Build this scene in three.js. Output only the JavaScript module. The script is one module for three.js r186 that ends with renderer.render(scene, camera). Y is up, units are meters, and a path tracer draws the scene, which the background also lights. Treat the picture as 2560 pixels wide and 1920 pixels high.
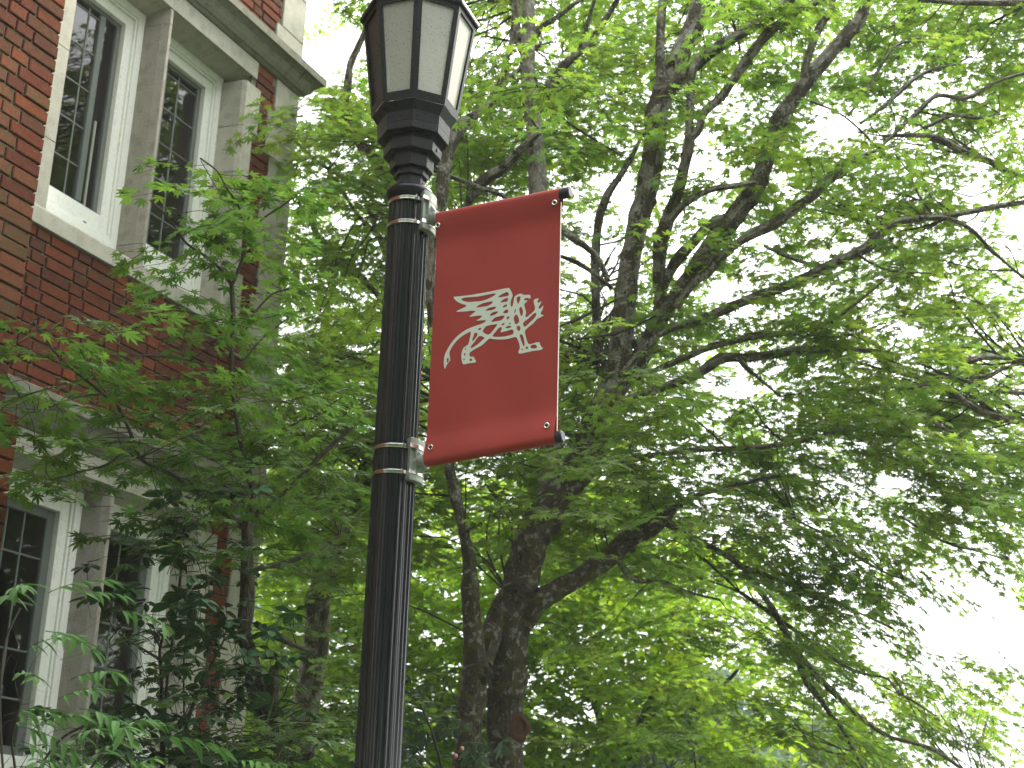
import * as THREE from 'three';
import { mergeGeometries, toCreasedNormals } from 'three/addons/utils/BufferGeometryUtils.js';
import { createNoise2D, createNoise3D } from 'simplex-noise';

/* ---------- camera, sky, sun, exposure ---------- */
const EYE = 1.6, FPX = 3568;                                   // eye height; focal length for a 2560 px wide frame
const scene = new THREE.Scene();
const camera = new THREE.PerspectiveCamera(30.12, 4 / 3, 0.1, 2000);
camera.position.set(0, EYE, 0);
camera.focus = 5.2; camera.userData.fStop = 5;
camera.rotation.order = 'YXZ';
camera.rotation.set(THREE.MathUtils.degToRad(19.1), 0, THREE.MathUtils.degToRad(1.668));
camera.updateMatrixWorld(true);

const renderer = new THREE.WebGLRenderer({ antialias: true });
renderer.toneMapping = THREE.LinearToneMapping;
renderer.toneMappingExposure = 3.0;
renderer.shadowMap.enabled = true;

function mulberry(a) {
  return () => { a |= 0; a = (a + 0x6d2b79f5) | 0; let t = Math.imul(a ^ (a >>> 15), 1 | a); t = (t + Math.imul(t ^ (t >>> 7), 61 | t)) ^ t; return ((t ^ (t >>> 14)) >>> 0) / 4294967296; };
}
let rnd = mulberry(7);
const R = (a = 0, b = 1) => a + (b - a) * rnd();
const n2 = createNoise2D(mulberry(3)), n3 = createNoise3D(mulberry(5));
const V = (x, y, z) => new THREE.Vector3(x, y, z);
const clamp = THREE.MathUtils.clamp, lerp = THREE.MathUtils.lerp, rad = THREE.MathUtils.degToRad;

const SUN = V(0.62, 0.72, -0.55).normalize();
{ // overcast: white cloud, brighter where the sun stands behind it and towards the zenith
  const W = 512, H = 256, d = new Float32Array(W * H * 4), v = V();
  for (let j = 0; j < H; j++) for (let i = 0; i < W; i++) {
    const el = ((j + 0.5) / H - 0.5) * Math.PI, az = ((i + 0.5) / W - 0.5) * 2 * Math.PI;
    v.set(Math.cos(el) * Math.cos(az), Math.sin(el), Math.cos(el) * Math.sin(az));
    const up = Math.max(v.y, 0), c = v.dot(SUN);
    let L = 0.95 * (0.72 + 0.5 * up) * (1 + 0.10 * n3(v.x * 2, v.y * 4, v.z * 2) + 0.05 * n3(v.x * 6, v.y * 11, v.z * 6));
    L *= 1 + 1.15 * Math.exp(-(1 - c) / 0.28);
    if (el < 0) L *= 0.45;
    const o = (j * W + i) * 4;
    d[o] = L * 0.985; d[o + 1] = L; d[o + 2] = L * 1.02; d[o + 3] = 1;
  }
  const t = new THREE.DataTexture(d, W, H, THREE.RGBAFormat, THREE.FloatType);
  t.mapping = THREE.EquirectangularReflectionMapping; t.magFilter = t.minFilter = THREE.LinearFilter; t.needsUpdate = true;
  scene.background = t; scene.environment = t;
}
const sun = new THREE.DirectionalLight(0xfff3e2, 2.2);
sun.position.copy(SUN).multiplyScalar(40); sun.castShadow = true; sun.shadow.radius = 20;
Object.assign(sun.shadow.camera, { left: -18, right: 18, top: 18, bottom: -18, far: 120 }); sun.shadow.mapSize.set(2048, 2048);
scene.add(sun, sun.target);

/* ---------- helpers ---------- */
// a point of the world from where it shows in a 2560 x 1920 frame and its depth along the lens axis (m)
function at(px, py, t) { return V((px - 1280) / FPX * t, (960 - py) / FPX * t, -t).applyMatrix4(camera.matrixWorld); }
function project(p) { const q = p.clone().applyMatrix4(camera.matrixWorldInverse); return [1280 + q.x / -q.z * FPX, 960 - q.y / -q.z * FPX, -q.z]; }
camera.matrixWorldInverse.copy(camera.matrixWorld).invert();
const used = {};
function numbered(name) { used[name] = (used[name] ?? -1) + 1; return used[name] ? `${name}_${String(used[name]).padStart(3, '0')}` : name; }
function tag(o, label, category, group, kind) { if (label) o.userData.label = label; if (category) o.userData.category = category; if (group) o.userData.group = group; if (kind) o.userData.kind = kind; return o; }
function thing(name, pos, label, category, group, kind) { const o = new THREE.Group(); o.name = numbered(name); if (pos) o.position.copy(pos); scene.add(o); return tag(o, label, category, group, kind); }
function part(name, geo, mat, parent, kind) {
  const m = new THREE.Mesh(Array.isArray(geo) ? mergeGeometries(geo.map(plain)) : geo, mat); m.name = name; m.castShadow = m.receiveShadow = true; parent.add(m); if (kind) m.userData.kind = kind; return m;
}
function plain(g) { const q = g.index ? g.toNonIndexed() : g; for (const k of Object.keys(q.attributes)) if (!['position', 'normal', 'uv'].includes(k)) q.deleteAttribute(k); if (!q.attributes.normal) q.computeVertexNormals(); if (!q.attributes.uv) q.setAttribute('uv', new THREE.BufferAttribute(new Float32Array(q.attributes.position.count * 2), 2)); return q; }
// uv in metres from the dominant side of each face
function boxUV(g, k = 1) {
  g = g.index ? g.toNonIndexed() : g; if (!g.attributes.normal) g.computeVertexNormals();
  const p = g.attributes.position, n = g.attributes.normal, uv = new Float32Array(p.count * 2);
  for (let i = 0; i < p.count; i++) {
    const x = Math.abs(n.getX(i)), y = Math.abs(n.getY(i)), z = Math.abs(n.getZ(i));
    uv[2 * i] = (x > y && x > z ? p.getZ(i) : p.getX(i)) * k; uv[2 * i + 1] = (y > x && y > z ? p.getZ(i) : p.getY(i)) * k;
  }
  g.setAttribute('uv', new THREE.BufferAttribute(uv, 2)); return g;
}
// box from lo to hi with small chamfers
function bevelBox(x0, x1, y0, y1, z0, z1, b = 0.004) {
  const w = x1 - x0, h = y1 - y0, s = new THREE.Shape(); b = Math.min(b, w * 0.3, h * 0.3, (z1 - z0) * 0.3);
  s.moveTo(b, b); s.lineTo(w - b, b); s.lineTo(w - b, h - b); s.lineTo(b, h - b); s.closePath();
  const g = new THREE.ExtrudeGeometry(s, { depth: z1 - z0 - 2 * b, bevelEnabled: true, bevelThickness: b, bevelSize: b, bevelSegments: 1, steps: 1, curveSegments: 1 });
  g.translate(x0, y0, z0 + b); return boxUV(g);
}
// flat polygon [[x, z]...] (plan) raised from y0 to y1
function planPrism(pts, y0, y1) {
  const s = new THREE.Shape(pts.map(([x, z]) => new THREE.Vector2(x, -z)));
  const g = new THREE.ExtrudeGeometry(s, { depth: y1 - y0, bevelEnabled: false }); g.rotateX(-Math.PI / 2); g.translate(0, y0, 0); return boxUV(g);
}
// profile [[z, y]...] drawn along x
function barPrism(pts, x0, x1) {
  const s = new THREE.Shape(pts.map(([z, y]) => new THREE.Vector2(-z, y)));
  const g = new THREE.ExtrudeGeometry(s, { depth: x1 - x0, bevelEnabled: false }); g.rotateY(Math.PI / 2); g.translate(x0, 0, 0); return boxUV(g);
}
function cyl(r0, r1, a, b, sides = 12, open = false) {
  const d = b.clone().sub(a), g = new THREE.CylinderGeometry(r1, r0, d.length(), sides, 1, open);
  g.translate(0, d.length() / 2, 0); g.applyQuaternion(new THREE.Quaternion().setFromUnitVectors(V(0, 1, 0), d.normalize())); g.translate(a.x, a.y, a.z); return g;
}
// tapered limb through points {p, r}, uv in metres, lumpy
function limb(pts, sides = 9, lump = 0.12, per = 5) {
  const c = new THREE.CatmullRomCurve3(pts.map((q) => q.p), false, 'centripetal'), n = Math.max(2, (pts.length - 1) * per), pos = [], uv = [], idx = [];
  let up = V(0.3, 0.1, 1), len = 0, last = null;
  for (let i = 0; i <= n; i++) {
    const u = i / n, p = c.getPoint(u), t = c.getTangent(u), f = u * (pts.length - 1), k = Math.min(pts.length - 2, Math.floor(f));
    const r = lerp(pts[k].r, pts[k + 1].r, f - k);
    const a = up.clone().addScaledVector(t, -up.dot(t)).normalize(), b = t.clone().cross(a); up = a;
    if (last) len += last.distanceTo(p); last = p;
    for (let s = 0; s <= sides; s++) {
      const th = (s % sides) / sides * 2 * Math.PI, dir = a.clone().multiplyScalar(Math.cos(th)).addScaledVector(b, Math.sin(th));
      const q = p.clone().addScaledVector(dir, r), w = 1 + lump * (n3(q.x * 4, q.y * 4, q.z * 4) + 0.7 * n3(q.x * 13, q.y * 13, q.z * 13));
      q.copy(p).addScaledVector(dir, r * w); pos.push(q.x, q.y, q.z); uv.push(s / sides * Math.max(0.12, Math.round(2 * Math.PI * r / 0.12) * 0.12), len);
    }
  }
  const m = sides + 1;
  for (let i = 0; i < n; i++) for (let s = 0; s < sides; s++) { const a = i * m + s, b = a + m; idx.push(a, a + 1, b, b, a + 1, b + 1); }
  const g = new THREE.BufferGeometry(); g.setAttribute('position', new THREE.Float32BufferAttribute(pos, 3)); g.setAttribute('uv', new THREE.Float32BufferAttribute(uv, 2)); g.setIndex(idx); g.computeVertexNormals();
  return g;
}

/* ---------- procedural materials ---------- */
function tex(size, f, o = {}) { // f(x, y) in 0..1 tiles -> [r, g, b] linear
  const d = new Uint8Array(size * size * 4), enc = (c) => Math.round(255 * Math.pow(clamp(c, 0, 1), o.data ? 1 : 1 / 2.2));
  for (let j = 0; j < size; j++) for (let i = 0; i < size; i++) { const c = f(i / size, j / size), k = (j * size + i) * 4; d[k] = enc(c[0]); d[k + 1] = enc(c[1]); d[k + 2] = enc(c[2]); d[k + 3] = 255; }
  const t = new THREE.DataTexture(d, size, size); t.wrapS = t.wrapT = THREE.RepeatWrapping; t.magFilter = THREE.LinearFilter; t.minFilter = THREE.LinearMipmapLinearFilter; t.generateMipmaps = true;
  if (!o.data) t.colorSpace = THREE.SRGBColorSpace; if (o.repeat) t.repeat.set(o.repeat[0], o.repeat[1]); t.needsUpdate = true; return t;
}
// noise that tiles over 0..1, fx by fy cells
function tn(x, y, fx, s = 0, fy = fx) {
  const o = s * 13.7, p = s * 7.3, w = [(1 - x) * (1 - y), x * (1 - y), (1 - x) * y, x * y];
  return (n2(x * fx + o, y * fy + p) * w[0] + n2((x - 1) * fx + o, y * fy + p) * w[1] + n2(x * fx + o, (y - 1) * fy + p) * w[2] + n2((x - 1) * fx + o, (y - 1) * fy + p) * w[3]) / Math.sqrt(w[0] ** 2 + w[1] ** 2 + w[2] ** 2 + w[3] ** 2);
}
const mix3 = (a, b, t) => [lerp(a[0], b[0], t), lerp(a[1], b[1], t), lerp(a[2], b[2], t)];
const step = (a, b, x) => { const t = clamp((x - a) / (b - a), 0, 1); return t * t * (3 - 2 * t); };
const M = {};
const grainBump = tex(256, (x, y) => { const v = 0.5 + 0.2 * tn(x, y, 30) + 0.2 * tn(x, y, 70, 2) + 0.12 * tn(x, y, 9, 4); return [v, v, v]; }, { data: true, repeat: [3, 3] });
function brickMat(c, moss) {
  const s = R(0, 50);
  const t = tex(128, (x, y) => {
    const k = 1 + 0.22 * tn(x, y, 22, s) + 0.16 * tn(x, y, 60, s + 1) + 0.16 * tn(x, y, 6, s + 2); let q = c.map((v) => v * k);
    q = mix3(q, [0.06, 0.045, 0.04], 0.55 * step(0.45, 0.7, tn(x, y, 26, s + 3)));
    q = mix3(q, [0.40, 0.30, 0.22], 0.3 * step(0.6, 0.8, tn(x, y, 40, s + 5)));
    if (moss) q = mix3(q, [0.080, 0.068, 0.024], moss * step(-0.5, 0.35, tn(x, y, 7, s + 6) + 0.35 * tn(x, y, 34, s + 7)));
    return q;
  }, { repeat: [4, 4] });
  return new THREE.MeshPhysicalMaterial({ map: t, roughness: 0.95, specularIntensity: 0.25, bumpMap: grainBump, bumpScale: 0.004 });
}
M.bricks = [[0.140, 0.034, 0.012], [0.104, 0.026, 0.011], [0.175, 0.046, 0.014], [0.082, 0.025, 0.012], [0.125, 0.028, 0.010], [0.100, 0.034, 0.013]].map((c) => brickMat(c, 0));
M.mossy = [[0.18, 0.052, 0.022], [0.14, 0.05, 0.024]].flatMap((c) => [brickMat(c, 0.35), brickMat(c, 0.75)]);
M.mortar = new THREE.MeshPhysicalMaterial({ roughness: 0.97, specularIntensity: 0.25, bumpMap: grainBump, bumpScale: 0.008, map: tex(256, (x, y) => { const k = 1 + 0.18 * tn(x, y, 50) + 0.15 * tn(x, y, 8, 3); return mix3([0.20 * k, 0.205 * k, 0.14 * k], [0.10, 0.115, 0.05], 0.7 * step(0.1, 0.6, tn(x, y, 12, 8))); }, { repeat: [1.5, 1.5] }) });
function stoneMat(c, dirt, s) {
  return new THREE.MeshStandardMaterial({ roughness: 0.88, bumpMap: grainBump, bumpScale: 0.0025, map: tex(512, (x, y) => {
    const k = 1 + 0.06 * tn(x, y, 60, s) + 0.07 * tn(x, y, 9, s + 1) + 0.05 * tn(x, y, 120, s + 2);
    let q = c.map((v) => v * k); const streak = tn(x, y, 34, s + 4, 1) * 0.5 + 0.5;
    q = mix3(q, [0.17, 0.155, 0.115], dirt * 0.5 * step(0.55, 1, streak + 0.35 * tn(x, y, 12, s + 5)));
    q = mix3(q, [0.115, 0.12, 0.065], dirt * step(0.30, 0.75, tn(x, y, 8, s + 6) + 0.4 * tn(x, y, 44, s + 7)));
    q = mix3(q, [0.10, 0.095, 0.075], 0.6 * dirt * step(0.55, 0.8, tn(x, y, 90, s + 8))); return q;
  }, { repeat: [0.9, 0.9] }) });
}
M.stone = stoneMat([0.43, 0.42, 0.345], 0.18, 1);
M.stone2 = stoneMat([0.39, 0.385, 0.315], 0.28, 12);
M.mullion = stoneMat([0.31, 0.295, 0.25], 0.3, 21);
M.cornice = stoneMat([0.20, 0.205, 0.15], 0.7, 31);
M.whitePaint = new THREE.MeshStandardMaterial({ roughness: 0.5, map: tex(256, (x, y) => { const k = 1 + 0.03 * tn(x, y, 40); let q = [0.74 * k, 0.76 * k, 0.70 * k]; q = mix3(q, [0.36, 0.35, 0.26], 0.22 * step(0.45, 0.95, tn(x, y, 30, 3, 1) * 0.6 + 0.6 * tn(x, y, 14, 5) + 0.1)); return mix3(q, [0.08, 0.075, 0.06], 0.5 * step(0.86, 0.93, tn(x, y, 70, 9))); }, { repeat: [1.1, 1.1] }) });
M.sash = new THREE.MeshStandardMaterial({ color: new THREE.Color().setRGB(0.10, 0.12, 0.105), roughness: 0.5 });
M.lead = new THREE.MeshStandardMaterial({ color: new THREE.Color().setRGB(0.11, 0.135, 0.11), roughness: 0.5 });
M.slot = new THREE.MeshStandardMaterial({ color: new THREE.Color().setRGB(0.02, 0.02, 0.018), roughness: 0.9 });
M.glass = new THREE.MeshPhysicalMaterial({ color: new THREE.Color().setRGB(0.80, 0.86, 0.80), transmission: 1, thickness: 0, roughness: 0.02, ior: 1.52 });
M.room = new THREE.MeshStandardMaterial({ color: new THREE.Color().setRGB(0.20, 0.17, 0.14), roughness: 0.95 });
M.black = new THREE.MeshPhysicalMaterial({ roughness: 0.32, specularIntensity: 0.55, color: 0xffffff, map: tex(256, (x, y) => { const k = 1 + 0.12 * tn(x, y, 18) + 0.08 * tn(x, y, 60, 2); let q = [0.008 * k, 0.0105 * k, 0.0125 * k]; q = mix3(q, [0.10, 0.05, 0.02], 0.5 * step(0.80, 0.92, tn(x, y, 14, 5))); return mix3(q, [0.16, 0.15, 0.13], 0.35 * step(0.88, 0.95, tn(x, y, 40, 7))); }, { repeat: [3, 3] }), roughnessMap: tex(128, (x, y) => { const v = 0.92 + 0.08 * tn(x, y, 14); return [v, v, v]; }, { data: true, repeat: [4, 4] }) });
M.poleBlack = new THREE.MeshPhysicalMaterial({ color: new THREE.Color().setRGB(0.012, 0.014, 0.018), roughness: 0.2, clearcoat: 0.6, clearcoatRoughness: 0.12 });
M.milk = new THREE.MeshPhysicalMaterial({ roughness: 0.62, transmission: 0.45, thickness: 0, ior: 1.49, map: tex(256, (x, y) => { const k = 1 + 0.03 * tn(x, y, 12); let q = [0.66 * k, 0.67 * k, 0.61 * k]; q = mix3(q, [0.14, 0.12, 0.09], 0.85 * step(0.80, 0.86, tn(x, y, 44, 3))); return mix3(q, [0.30, 0.16, 0.08], 0.7 * step(0.78, 0.84, tn(x, y, 26, 6))); }, { repeat: [4, 4] }) });
M.steel = new THREE.MeshStandardMaterial({ color: new THREE.Color().setRGB(0.80, 0.81, 0.77), metalness: 1, roughness: 0.24 });
M.cast = new THREE.MeshStandardMaterial({ color: new THREE.Color().setRGB(0.27, 0.30, 0.265), metalness: 0.35, roughness: 0.55, bumpMap: grainBump, bumpScale: 0.001 });
M.cap = new THREE.MeshStandardMaterial({ color: new THREE.Color().setRGB(0.012, 0.013, 0.02), roughness: 0.35 });
M.rod = new THREE.MeshStandardMaterial({ color: new THREE.Color().setRGB(0.72, 0.71, 0.66), roughness: 0.5 });
M.vinyl = new THREE.MeshPhysicalMaterial({ roughness: 0.6, specularIntensity: 0.5, side: THREE.DoubleSide, map: tex(256, (x, y) => { const k = 1 + 0.035 * tn(x, y, 90) + 0.05 * tn(x, y, 4, 2); return [0.37 * k, 0.046 * k, 0.036 * k]; }), bumpMap: tex(128, (x, y) => { const v = 0.5 + 0.25 * Math.sin(x * 2 * Math.PI * 32) * Math.sin(y * 2 * Math.PI * 32) + 0.1 * tn(x, y, 20); return [v, v, v]; }, { data: true, repeat: [10, 10] }), bumpScale: 0.0005 });
M.print = new THREE.MeshStandardMaterial({ color: new THREE.Color().setRGB(0.66, 0.72, 0.64), roughness: 0.55, side: THREE.DoubleSide });
M.hem = new THREE.MeshStandardMaterial({ color: new THREE.Color().setRGB(0.70, 0.68, 0.58), roughness: 0.7 });
function barkMat(base, lichen, moss, s) {
  return new THREE.MeshStandardMaterial({ roughness: 0.95, map: tex(512, (x, y) => {
    const k = 1 + 0.25 * tn(x, y, 40, s, 14) + 0.2 * tn(x, y, 90, s + 1) + 0.2 * tn(x, y, 8, s + 2); let q = base.map((v) => v * k);
    q = mix3(q, [0.36, 0.37, 0.32], lichen * step(0.30, 0.5, tn(x, y, 13, s + 3) + 0.35 * tn(x, y, 60, s + 4)));
    q = mix3(q, [0.045, 0.038, 0.022], moss * step(0.0, 0.3, tn(x, y, 6, s + 5) + 0.45 * tn(x, y, 38, s + 6)));
    q = mix3(q, [0.10, 0.085, 0.02], moss * 0.7 * step(0.3, 0.55, tn(x, y, 9, s + 7) + 0.3 * tn(x, y, 50, s + 8))); return q;
  }, { repeat: [1 / 0.96, 1 / 0.96] }), bumpMap: tex(256, (x, y) => { const v = 0.5 + 0.25 * tn(x, y, 26, s, 10) + 0.2 * tn(x, y, 60, s + 2) + 0.2 * tn(x, y, 12, s + 3); return [v, v, v]; }, { data: true, repeat: [1 / 0.48, 1 / 0.48] }), bumpScale: 0.012 });
}
M.bark = barkMat([0.215, 0.205, 0.17], 0.7, 0.9, 40);
M.barkMoss = barkMat([0.080, 0.066, 0.048], 0.55, 1, 70);
M.barkPale = barkMat([0.30, 0.285, 0.24], 0.8, 0.5, 50);
M.barkDark = barkMat([0.075, 0.066, 0.052], 0.15, 0.6, 60);
M.twig = new THREE.MeshStandardMaterial({ color: new THREE.Color().setRGB(0.045, 0.038, 0.028), roughness: 0.9 });
M.greenTwig = new THREE.MeshStandardMaterial({ color: new THREE.Color().setRGB(0.12, 0.17, 0.05), roughness: 0.8 });
M.callus = new THREE.MeshStandardMaterial({ color: new THREE.Color().setRGB(0.19, 0.10, 0.055), roughness: 0.9, bumpMap: grainBump, bumpScale: 0.01 });
const leafMat = (r, g, b, tr = 0.5, rough = 1) => new THREE.MeshPhysicalMaterial({ color: new THREE.Color().setRGB(r, g, b), vertexColors: true, transmission: tr, thickness: 0, roughness: rough, specularIntensity: 0.5, ior: 1.4, side: THREE.DoubleSide });
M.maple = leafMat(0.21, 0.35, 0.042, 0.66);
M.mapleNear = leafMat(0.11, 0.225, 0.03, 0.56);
M.broad = leafMat(0.25, 0.40, 0.022, 0.64);
M.rhodo = leafMat(0.048, 0.105, 0.042, 0.15, 0.55);
M.grey = leafMat(0.12, 0.175, 0.115, 0.2, 0.6);
M.bright = leafMat(0.105, 0.24, 0.055, 0.45, 0.9);
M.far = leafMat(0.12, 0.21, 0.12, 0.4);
M.grass = new THREE.MeshStandardMaterial({ roughness: 1, map: tex(256, (x, y) => { const k = 1 + 0.3 * tn(x, y, 40) + 0.25 * tn(x, y, 8, 4); return [0.055 * k, 0.095 * k, 0.026 * k]; }, { repeat: [200, 200] }) });
M.paving = new THREE.MeshStandardMaterial({ roughness: 0.95, map: tex(256, (x, y) => { const k = 1 + 0.12 * tn(x, y, 60) + 0.1 * tn(x, y, 6, 2); return [0.26 * k, 0.25 * k, 0.23 * k]; }, { repeat: [0.5, 0.5] }) });

/* ---------- ground ---------- */
{
  const g = new THREE.CircleGeometry(600, 64); g.rotateX(-Math.PI / 2);
  const o = part('ground', g, M.grass, scene); o.name = 'ground'; tag(o, 'lawn that the building, lamp and trees stand on', 'ground', null, 'structure');
  const p = part('path', boxUV(new THREE.BoxGeometry(3.4, 0.05, 60)), M.paving, scene); p.position.set(1.2, -0.021, 8); p.rotation.y = -0.3; tag(p, 'concrete path across the lawn in front of the lamp', 'path', null, 'structure');
}

/* ---------- brick building ---------- */
const FAZ = rad(25.87), PB = 5.25, COURSE = 0.0677;            // facade recedes 25.87 degrees right of straight ahead; bay plane 5.25 m off
const building = thing('brick_building', V(-PB * Math.cos(FAZ), 0, -PB * Math.sin(FAZ)), 'red brick building with pale limestone window surrounds, corner quoins and leaded windows', 'building');
building.rotation.y = Math.PI / 2 - FAZ; building.updateMatrixWorld(true);
{
  const B = building, CX = 7.263, PX = 4.225, PN = 0.83, TOP = 9.6;
  const sillB = 4.775, sillT = 4.878, soffit = 6.609, headT = 6.739, nose = 6.886, hoodT = 6.985, DROP = 45 * COURSE;
  const u1 = 5.108, m0 = 5.866, m1 = 5.899, u2 = 6.658, DF = 0.178, DG = 0.236;
  // mortar cores that the bricks sit in, with the window openings cut through
  const wallShape = new THREE.Shape([[PX - 0.6, 0], [CX - 0.02, 0], [CX - 0.02, TOP], [PX - 0.6, TOP]].map((q) => new THREE.Vector2(...q)));
  for (const dy of [0, -DROP]) wallShape.holes.push(new THREE.Path([[u1 - 0.1, sillB + dy + 0.03], [u1 - 0.1, soffit + dy + 0.08], [u2 + 0.08, soffit + dy + 0.08], [u2 + 0.08, sillB + dy + 0.03]].map((q) => new THREE.Vector2(...q))));
  const core = new THREE.ExtrudeGeometry(wallShape, { depth: 0.32, bevelEnabled: false }); core.translate(0, 0, -0.334);
  part('wall', [boxUV(core)], M.mortar, B);
  part('pier_wall', [bevelBox(-1.5, PX - 0.012, 0, TOP, -0.3, PN - 0.013, 0.002)], M.mortar, B);
  part('side_wall', [bevelBox(CX - 0.32, CX - 0.014, 0, TOP, -9, -0.34, 0.002)], M.mortar, B);
  part('roof', [bevelBox(-1.6, CX + 0.25, TOP + 0.002, TOP + 0.3, -9.2, PN + 0.25, 0.02)], M.cornice, B);
  // dark rooms behind the glass
  for (const [y0, y1] of [[0.4, 3.93], [4.0, 7.4]]) {
    const room = new THREE.BoxGeometry(2.9, y1 - y0, 4); room.translate(5.42, (y0 + y1) / 2, -2.36);
    const q = boxUV(room), keep = [], p = q.attributes.position, n = q.attributes.normal;                       // all but the side that is the window wall
    for (let i = 0; i < p.count; i += 3) if (n.getZ(i) < 0.5) keep.push(i, i + 1, i + 2);
    const g = new THREE.BufferGeometry(); for (const k of ['position', 'normal', 'uv']) { const a = q.attributes[k], s = a.itemSize, d = []; for (const i of keep) for (let c = 0; c < s; c++) d.push(a.array[i * s + c]); g.setAttribute(k, new THREE.Float32BufferAttribute(d, s)); }
    part('room', g, Object.assign(M.room, { side: THREE.DoubleSide }), B);
  }
  // ---- stone work
  const stone = (name, g, m) => part(name, g, m, B);
  for (const dy of [0, -DROP]) {
    // jamb to the right: tall and short blocks toothed into the brick, with a splayed inner face
    let y = sillB + dy - 0.001, k = 0;
    const ends = [5.20, 5.54, 5.87, 6.21, 6.548, headT].map((e) => e + dy);
    for (const e of ends) {
      const out = [6.826, 6.776][k % 2]; if (k === 5) { y = e; continue; }
      stone('jamb_stone', planPrism([[u2 - 0.022, -DF - 0.03], [u2 - 0.018, -DF + 0.03], [u2 - 0.006, -0.022], [u2 + 0.012, 0.004 + 0.002 * (k % 2)], [out, 0.004 + 0.002 * (k % 2)], [out, -0.31], [u2 - 0.022, -0.31]], y + 0.002, e - 0.003), k % 2 ? M.stone : M.stone2);
      y = e; k++;
    }
    y = sillB + dy; k = 0;
    for (const e of [5.28, 5.85, 6.35, 6.605].map((q) => q + dy)) { stone('jamb_stone', planPrism([[u1 + 0.025, -DF - 0.03], [u1 + 0.02, -DF + 0.03], [u1 + 0.004, -0.02], [u1 - 0.016, 0.004], [u1 - 0.16, 0.004], [u1 - 0.16, -0.31], [u1 + 0.025, -0.31]], y + 0.002, e - 0.003), M.stone); y = e; k++; }
    // mullion: narrow front, splayed cheeks
    let my = sillT + dy - 0.06;
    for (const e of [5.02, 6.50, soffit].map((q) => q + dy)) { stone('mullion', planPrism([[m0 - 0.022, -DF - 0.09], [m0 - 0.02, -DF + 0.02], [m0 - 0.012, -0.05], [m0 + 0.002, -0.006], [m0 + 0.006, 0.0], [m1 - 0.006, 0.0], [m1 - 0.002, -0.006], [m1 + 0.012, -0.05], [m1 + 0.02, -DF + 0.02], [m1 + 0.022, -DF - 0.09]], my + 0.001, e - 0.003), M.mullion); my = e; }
    // sill with a sloping top, in three stones
    const sx = [u1 - 0.165, 5.62, 6.33, u2 + 0.166];
    for (let i = 0; i < 3; i++) stone('sill_stone', barPrism([[-0.30, sillB + dy], [0.020, sillB + dy], [0.020, sillT + dy - 0.012], [0.012, sillT + dy], [-0.10, sillT + dy + 0.06], [-DF - 0.02, sillT + dy + 0.10], [-0.30, sillT + dy + 0.10]], sx[i] + 0.0015, sx[i + 1] - 0.0015), i % 2 ? M.stone2 : M.stone);
    // head stones with a small fillet under the front edge
    const hx = [u1 - 0.165, (m0 + m1) / 2, 6.776];
    for (let i = 0; i < 2; i++) stone('head_stone', barPrism([[-0.31, soffit + dy - 0.03], [-DF + 0.0, soffit + dy - 0.03], [-0.045, soffit + dy - 0.001], [-0.03, soffit + dy + 0.012], [-0.018, soffit + dy + 0.012], [-0.01, soffit + dy + 0.001], [0.003, soffit + dy + 0.001], [0.003, headT + dy - 0.004], [-0.31, headT + dy - 0.004]], hx[i] + 0.001, hx[i + 1] - 0.001), M.stone2);
    // moulded drip course above, turning the corner
    const prof = (o) => [[-0.012, headT + dy], [0.012, headT + dy + 0.004], [0.028, headT + dy + 0.020], [0.040, headT + dy + 0.024], [0.060, headT + dy + 0.050], [0.085, headT + dy + 0.095], [0.112, nose + dy - 0.03], [0.132, nose + dy - 0.024], [0.134, nose + dy + 0.03], [0.126, nose + dy + 0.038], [-0.012, hoodT + dy]].map(([z, y]) => [z + o, y]);
    const cx = [PX + 0.01, 4.9, 5.55, 6.12, CX - 0.11];
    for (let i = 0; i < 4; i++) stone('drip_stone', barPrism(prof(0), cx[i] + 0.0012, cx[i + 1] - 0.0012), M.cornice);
    { // corner stone: profile mitred round the corner
      const p = prof(0), pos = [], N = p.length, path = (z) => [[CX - 0.11 + 0.0012, z], [CX + z, z], [CX + z, -0.9]];
      for (let i = 0; i < N; i++) { const [a, ya] = p[i], [b, yb] = p[(i + 1) % N], A = path(a), C = path(b); for (let s = 0; s < 2; s++) { const q = [[A[s], ya], [A[s + 1], ya], [C[s + 1], yb], [C[s], yb]].map(([[x, z], y]) => [x, y, z]); for (const o of [0, 1, 2, 0, 2, 3]) pos.push(...q[o]); } }
      for (const s of [0, 2]) { const q = p.map(([z, y]) => { const w = path(z)[s]; return [w[0], y, w[1]]; }); for (let i = 1; i < N - 1; i++) pos.push(...q[0], ...q[i], ...q[i + 1]); }
      const g = new THREE.BufferGeometry(); g.setAttribute('position', new THREE.Float32BufferAttribute(pos, 3)); g.computeVertexNormals(); stone('drip_stone', boxUV(g), M.cornice);
    }
  }
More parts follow.
